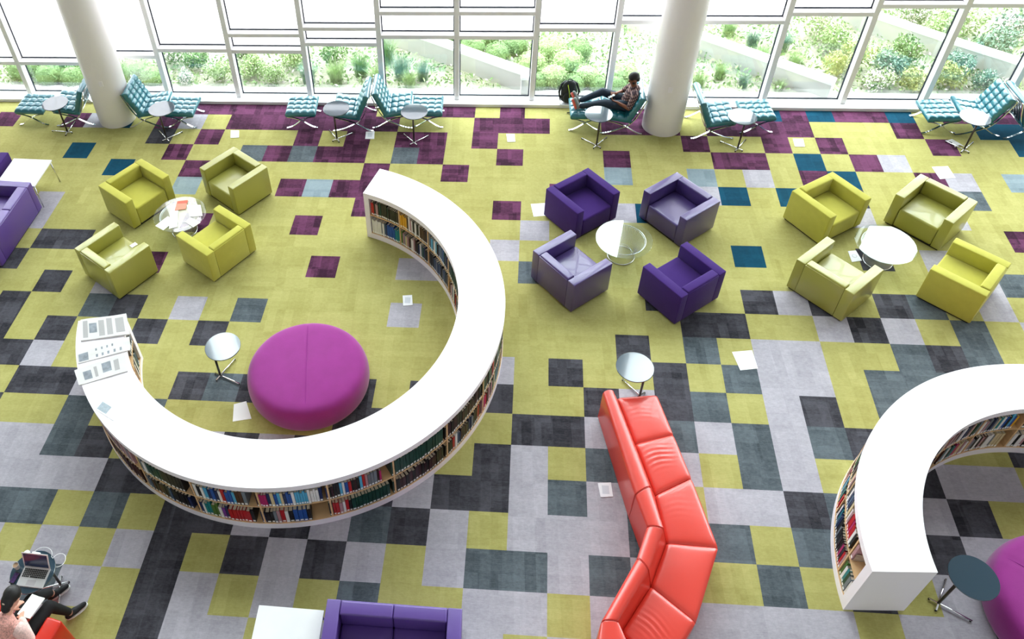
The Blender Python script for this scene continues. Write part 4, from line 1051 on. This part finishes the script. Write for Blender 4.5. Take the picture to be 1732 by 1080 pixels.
for L_ in (an, af):
    A, E_ = Vector(L_[0]), Vector(L_[1]); chain(b, [A, A.lerp(E_, .85)], [.074, .062])
limb(b, (0.13, 0, .845), (0.12, 0, .865), .075, .066)
skinned('shirt', b, PLAID, t, 0.009, 4)
b = newbm()
for s in (-1, 1): limb(b, Ph(.02, s * .03, -.155), Ph(.06, s * .06, -.20), .016, .018)
skinned('collar', b, mat('pale_collar', 'cfc6c2', .8), t, .008, 2)
b = newbm()
for L_ in (near, far):
    A, K, N = [Vector(v) for v in L_]; chain(b, [A, K, K.lerp(N, .55), K.lerp(N, .93)], [.108, .078, .062, .058])
ell(b, (0.02, 0, .49), (.14, .165, .105)); skinned('jeans', b, DENIM, t, 0.009, 4)
for L_, s in ((near, -1), (far, 1)):
    a = Vector(L_[2]) + Vector((-.055, 0, 0)); f = Vector((-.84, -.42, -.34)).normalized(); lean = Vector((-.34, s * .10, .94)); lean = (lean - lean.dot(f) * f).normalized()
    b = newbm()
    limb(b, a + lean * -.045 + f * -.002, a + lean * .06, .040, .043); limb(b, a + lean * .06, a + lean * .20 + f * .005, .043, .032)
    so = skinned('shoe', b, SHOE1, t, 0.008, 3)
    b = newbm()
    prev = None
    pts = []
    sidev = lean.cross(f).normalized()
    for k in range(28):
        u = 2 * math.pi * k / 28; l = .135 * math.cos(u) + .085; w_ = (.040 + .010 * math.cos(u)) * math.sin(u); pts.append(a + lean * l + sidev * w_ + f * .036)
    A_ = [b.verts.new(p) for p in pts]; B_ = [b.verts.new(p + f * .030) for p in pts]
    b.faces.new(A_); b.faces.new(B_[::-1])
    for k in range(28): b.faces.new((A_[k], A_[(k + 1) % 28], B_[(k + 1) % 28], B_[k]))
    fixn(b); obj('sole', b, SOLE1, t)
# phone in his hands
b = newbm(); box(b, (0, 0, 0), (.145, .072, .009), bev=.004); o = obj('phone', b, mat('phone_body', '202226', .25)); o.location = (ox - .285, oy - .02, .655); o.rotation_euler = (0, R(-28), R(8)); tag(o, 'dark phone held in both hands by the reading man', 'phone')
b = newbm(); box(b, (0, 0, .0049), (.125, .062, .0008)); obj('screen', b, mat('phone_screen', 'cdd6da', .1), o)

# ------------------------------------------------------------------ black backpack on the window ledge
BPK = mat('black_nylon', '15181b', 0.7, bump=.3, bscale=150); LIMZ = mat('neon_yellow_piping', 'b9d432', .5); GRY = mat('grey_webbing', '8b9094', .7)
t = thing('backpack', 'black backpack with neon yellow piping standing on the window ledge by the stool', 'backpack', (2.28, 9.01, 0.07), R(4))
b = newbm(); ell(b, (0, 0, .22), (.165, .085, .24)); ell(b, (0, -.015, .12), (.175, .10, .13)); ell(b, (0, 0, .38), (.135, .07, .12)); 
for v in b.verts:
    if v.co.z < 0: v.co.z = 0
skinned('bag_body', b, BPK, t, .009, 3)
b = newbm(); ell(b, (0, -.085, .15), (.125, .05, .13)); skinned('front_pocket', b, BPK, t, .009, 3)
b = newbm(); tube(b, [(-.045, 0, .49), (-.035, 0, .53), (.035, 0, .53), (.045, 0, .49)], .009, 8); obj('handle', b, BPK, t)
for s in (-1, 1):
    b = newbm(); tube(b, [(s * .05, .07, .46), (s * .15, .03, .4), (s * .20, -.02, .25), (s * .17, -.03, .06)], [.018, .024, .022, .012], 8); obj('shoulder_strap', b, BPK, t)
b = newbm(); tube(b, [(-.045, -.075, .44), (-.02, -.108, .33), (.0, -.138, .2), (.03, -.135, .06)], .006, 6); obj('piping', b, LIMZ, t)
b = newbm(); box(b, (.035, -.128, .27), (.05, .012, .03)); obj('patch', b, mat('white_patch', 'e9ecec', .6), t)
for s in (-1, 1):
    b = newbm(); tube(b, [(s * .15, -.03, .06), (s * .20, -.07, .03), (s * .16, -.12, .004)], .008, 6); obj('loose_strap', b, GRY if s > 0 else PAPER, t)

# ------------------------------------------------------------------ laptop table: laptop, cups, phone, charger, cable
ALU = mat('aluminium', (.78, .77, .78), .35, metal=.75); SCR = mat('laptop_glass', '2a3550', .12, var=.3, vscale=4, coat=.5); KEY = mat('black_keys', '1a1718', .5)
t = thing('laptop', 'open silver laptop with a dark screen on the round side table at the lower left', 'laptop', (-4.50, -1.458, 0.65), R(-2.5))
b = newbm(); box(b, (0, 0, .009), (.325, .225, .016), bev=.005); obj('base', b, ALU, t)
kb = newbm(); ky = newbm()
for r_ in range(5):
    for c_ in range(13):
        if r_ == 4 and 3 < c_ < 8: continue
        box(ky, (-.132 + c_ * .022, .085 - r_ * .021, .0182), (.018, .017, .002))
box(ky, (0.0, .085 - 4 * .021, .0182), (.086, .017, .002))
obj('keyboard', ky, KEY, t)
b = newbm(); box(b, (0, -.065, .0172), (.105, .062, .0008)); obj('trackpad', b, mat('trackpad', 'bdbabd', .3), t)
LM = Matrix.Translation((0, .108, .018)) @ Matrix.Rotation(R(68), 4, 'X')
b = newbm(); box(b, (0, .108, 0), (.325, .216, .007), bev=.003, M=LM); ld = obj('lid', b, ALU, t)
b = newbm(); box(b, (0, .110, .0039), (.292, .180, .0012), M=LM); obj('screen', b, SCR, ld)
t = thing('paper_cup', 'takeaway cup with a white lid at the back edge of the laptop table', 'cup', (-4.655, -1.215, .65))
b = newbm(); lathe(b, [(.024, 0), (.033, .085), (.033, .09)], 32); obj('cup', b, mat('dark_cup', '2a201c', .6), t)
b = newbm(); lathe(b, [(.036, .088), (.036, .096), (.030, .104), (.029, .106)], 32); lathe(b, [(.006, .106), (.006, .1065)], 12); obj('lid', b, PAPER, t)
t = thing('coffee_cup', 'open cup of milky coffee at the left edge of the laptop table', 'cup', (-4.74, -1.355, .65))
b = newbm(); lathe(b, [(.026, 0), (.035, .075), (.037, .08), (.033, .078), (.030, .06), (.001, .06)], 32, cap=False); obj('cup', b, mat('silver_cup', 'b9b3ad', .4), t)
b = newbm(); lathe(b, [(.001, .064), (.0315, .064)], 32, cap=False); obj('coffee', b, mat('milky_coffee', 'b08d70', .4), t)
b = newbm(); box(b, (0, 0, .005), (.068, .135, .008), bev=.004); o = obj('phone', b, KEY); o.location = (-4.725, -1.475, .65); o.rotation_euler = (0, 0, R(-12)); tag(o, 'dark phone with a purple-lit screen beside the laptop', 'phone')
b = newbm(); box(b, (0, 0, .0094), (.058, .115, .0008)); obj('screen', b, mat('purple_screen', '4a3560', .2, var=.5, vscale=60), o)
b = newbm(); box(b, (0, 0, .014), (.105, .085, .027), bev=.008); o = obj('white_box', b, PAPER); o.location = (-4.585, -1.205, .65); o.rotation_euler = (0, 0, R(-6)); tag(o, 'flat white box with a cable behind the laptop screen', 'box')
cu = newbm(); cp = []
for k in range(41):
    s = k / 40
    if s < .55:
        a = math.pi * (1.05 - s / .55 * 1.15); cp.append((-4.50 + .115 * math.cos(a), -1.19 + .085 * math.sin(a), .66 + .02 * math.sin(math.pi * s / .55)))
    else:
        u = (s - .55) / .45; a = math.pi * (.95 - u * 1.45); cp.append((-4.30 + .075 * math.cos(a) + 0.01, -1.235 + .085 * math.sin(a), .655 - .02 * math.sin(math.pi * u)))
tube(cu, cp, .0032, 8); o = obj('charging_cable', cu, PAPER); tag(o, 'looped white charging cable behind and beside the laptop', 'cable')

# ------------------------------------------------------------------ red armchair and the seated reader at the lower left
lounge('armchair', 'bright red leather armchair under the reader at the lower left corner', 'armchair', REDC, 0.955, (-4.563, -2.175, 0), R(77), arm=0.20, bev=0.03, h=0.60)
fx, fy = .225, .974; rx, ry = .974, -.225
O = Vector((-4.53, -2.15, 0))
def Q(f, r, z): return (fx * f + rx * r, fy * f + ry * r, z)
t = thing('person', 'person in pink speckled sweater and black trousers seated with a notebook on the lap', 'person', O)
b = newbm()
chain(b, [Q(-.03, 0, .50), Q(0, 0, .62), Q(.05, 0, .76), Q(.09, 0, .88)], [.125, .115, .12, .10])
for s in (-1, 1): limb(b, Q(.09, s * .12, .87), Q(.05, s * .04, .76), .065, .09)
limb(b, Q(.10, 0, .90), Q(.24, .02, .99), .055, .05)
hc = Q(.32, .03, 1.06)
Fh, Ph = head(b, hc, Q(.62, 0.08, -.78), Q(.5, 0, .6))
lr = [Q(0, .10, .49), Q(.48, .17, .53), Q(.60, .21, .11)]; ll = [Q(0, -.10, .49), Q(.48, -.07, .54), Q(.73, -.13, .13)]
for L_ in (lr, ll): chain(b, L_, [.088, .056, .036])
lrf = Vector(Q(.88, .48, 0)).normalized(); llf = Vector(Q(.85, .52, 0)).normalized()
for L_, f in ((lr, lrf), (ll, llf)):
    a = Vector(L_[2]); chain(b, [a, a + Vector((0, 0, -.055)), a + f * .13 + Vector((0, 0, -.075))], [.036, .034, .026])
ar = [Q(.09, .185, .86), Q(.08, .24, .64), Q(.23, .05, .70)]; al = [Q(.09, -.185, .86), Q(.12, -.26, .64), Q(.29, -.13, .68)]
for L_ in (ar, al): chain(b, L_, [.05, .038, .025])
hand(b, ar[2], Q(.8, -.6, -.1), (0, 0, -1), .6, .85, 1); hand(b, al[2], Q(.85, .35, .05), (0, 0, -1), .5, .9, -1)
skinned('body', b, SK2, t, 0.0075, 3)
b = newbm(); ell(b, Ph(-.025, 0, .035), (.100, .088, .100), Fh); ell(b, Ph(-.07, 0, -.03), (.055, .078, .09), Fh); ell(b, Ph(-.065, 0, -.11), (.045, .055, .05), Fh); skinned('hair', b, HAIR, t, 0.008, 2)
b = newbm(); ell(b, Ph(-.118, 0, -.05), (.012, .02, .010), Fh); obj('hair_clip', b, mat('pale_clip', 'b9a58e', .4), t, True)
SWM = mat('pink_speckled_knit', 'e2a79b', 0.95, var=.45, vscale=55, bump=1.0, bscale=110)
b = newbm()
chain(b, [Q(-.03, 0, .50), Q(0, 0, .62), Q(.05, 0, .76), Q(.09, 0, .88)], [.155, .15, .155, .128])
for s in (-1, 1): limb(b, Q(.09, s * .14, .87), Q(.05, s * .04, .76), .085, .12)
limb(b, Q(.10, 0, .92), Q(.12, 0, .945), .08, .07)
skinned('sweater', b, SWM, t, 0.009, 3)
b = newbm()
for L_ in (ar, al):
    A, E_, N = [Vector(v) for v in L_]; chain(b, [A, E_, E_.lerp(N, .9)], [.080, .066, .045])
skinned('sleeves', b, mat('pale_pink_knit', 'eecac2', 0.95, var=.25, vscale=60, bump=.8, bscale=110), t, 0.009, 3)
b = newbm(); ell(b, Q(-.02, 0, .48), (.15, .15, .09))
for L_ in (lr, ll):
    A, K, N = [Vector(v) for v in L_]; chain(b, [A, K, K.lerp(N, .5), K.lerp(N, .93)], [.10, .072, .058, .047])
skinned('trousers', b, mat('black_trousers', '121214', .85, var=.1), t, 0.009, 3)
NAV = mat('black_sneaker', '17171b', .7)
for L_, f in ((lr, lrf), (ll, llf)):
    a = Vector(L_[2]); a.z = 0; lowz = .03
    b = newbm(); limb(b, a + f * -.035 + Vector((0, 0, .062)), a + f * .05 + Vector((0, 0, .066)), .040, .044); limb(b, a + f * .05 + Vector((0, 0, .06)), a + f * .17 + Vector((0, 0, .050)), .042, .030)
    skinned('shoe', b, NAV, t, .008, 3)
    sd = Vector((-f.y, f.x, 0)); b = newbm(); pts = []
    for k in range(28):
        u = 2 * math.pi * k / 28; pts.append(a + f * (.138 * math.cos(u) + .068) + sd * ((.043 + .006 * math.cos(u)) * math.sin(u)) + Vector((0, 0, .001)))
    A_ = [b.verts.new(p) for p in pts]; B_ = [b.verts.new(p + Vector((0, 0, .026))) for p in pts]
    b.faces.new(A_[::-1]); b.faces.new(B_)
    for k in range(28): b.faces.new((A_[k], A_[(k + 1) % 28], B_[(k + 1) % 28], B_[k]))
    fixn(b); obj('sole', b, PAPER, t)
t = thing('notebook', 'open white notebook held on the reader\'s lap', 'book', (-4.385, -1.79, .665), R(-13))
for s in (-1, 1):
    b = newbm(); box(b, (s * .044, 0, .006), (.086, .26, .012), bev=.002, seg=1, M=Matrix.Rotation(R(-10), 4, 'X') @ Matrix.Rotation(R(-s * 5), 4, 'Y')); obj('page_block', b, mat('notebook_page', 'e9e9e4', .8), t)
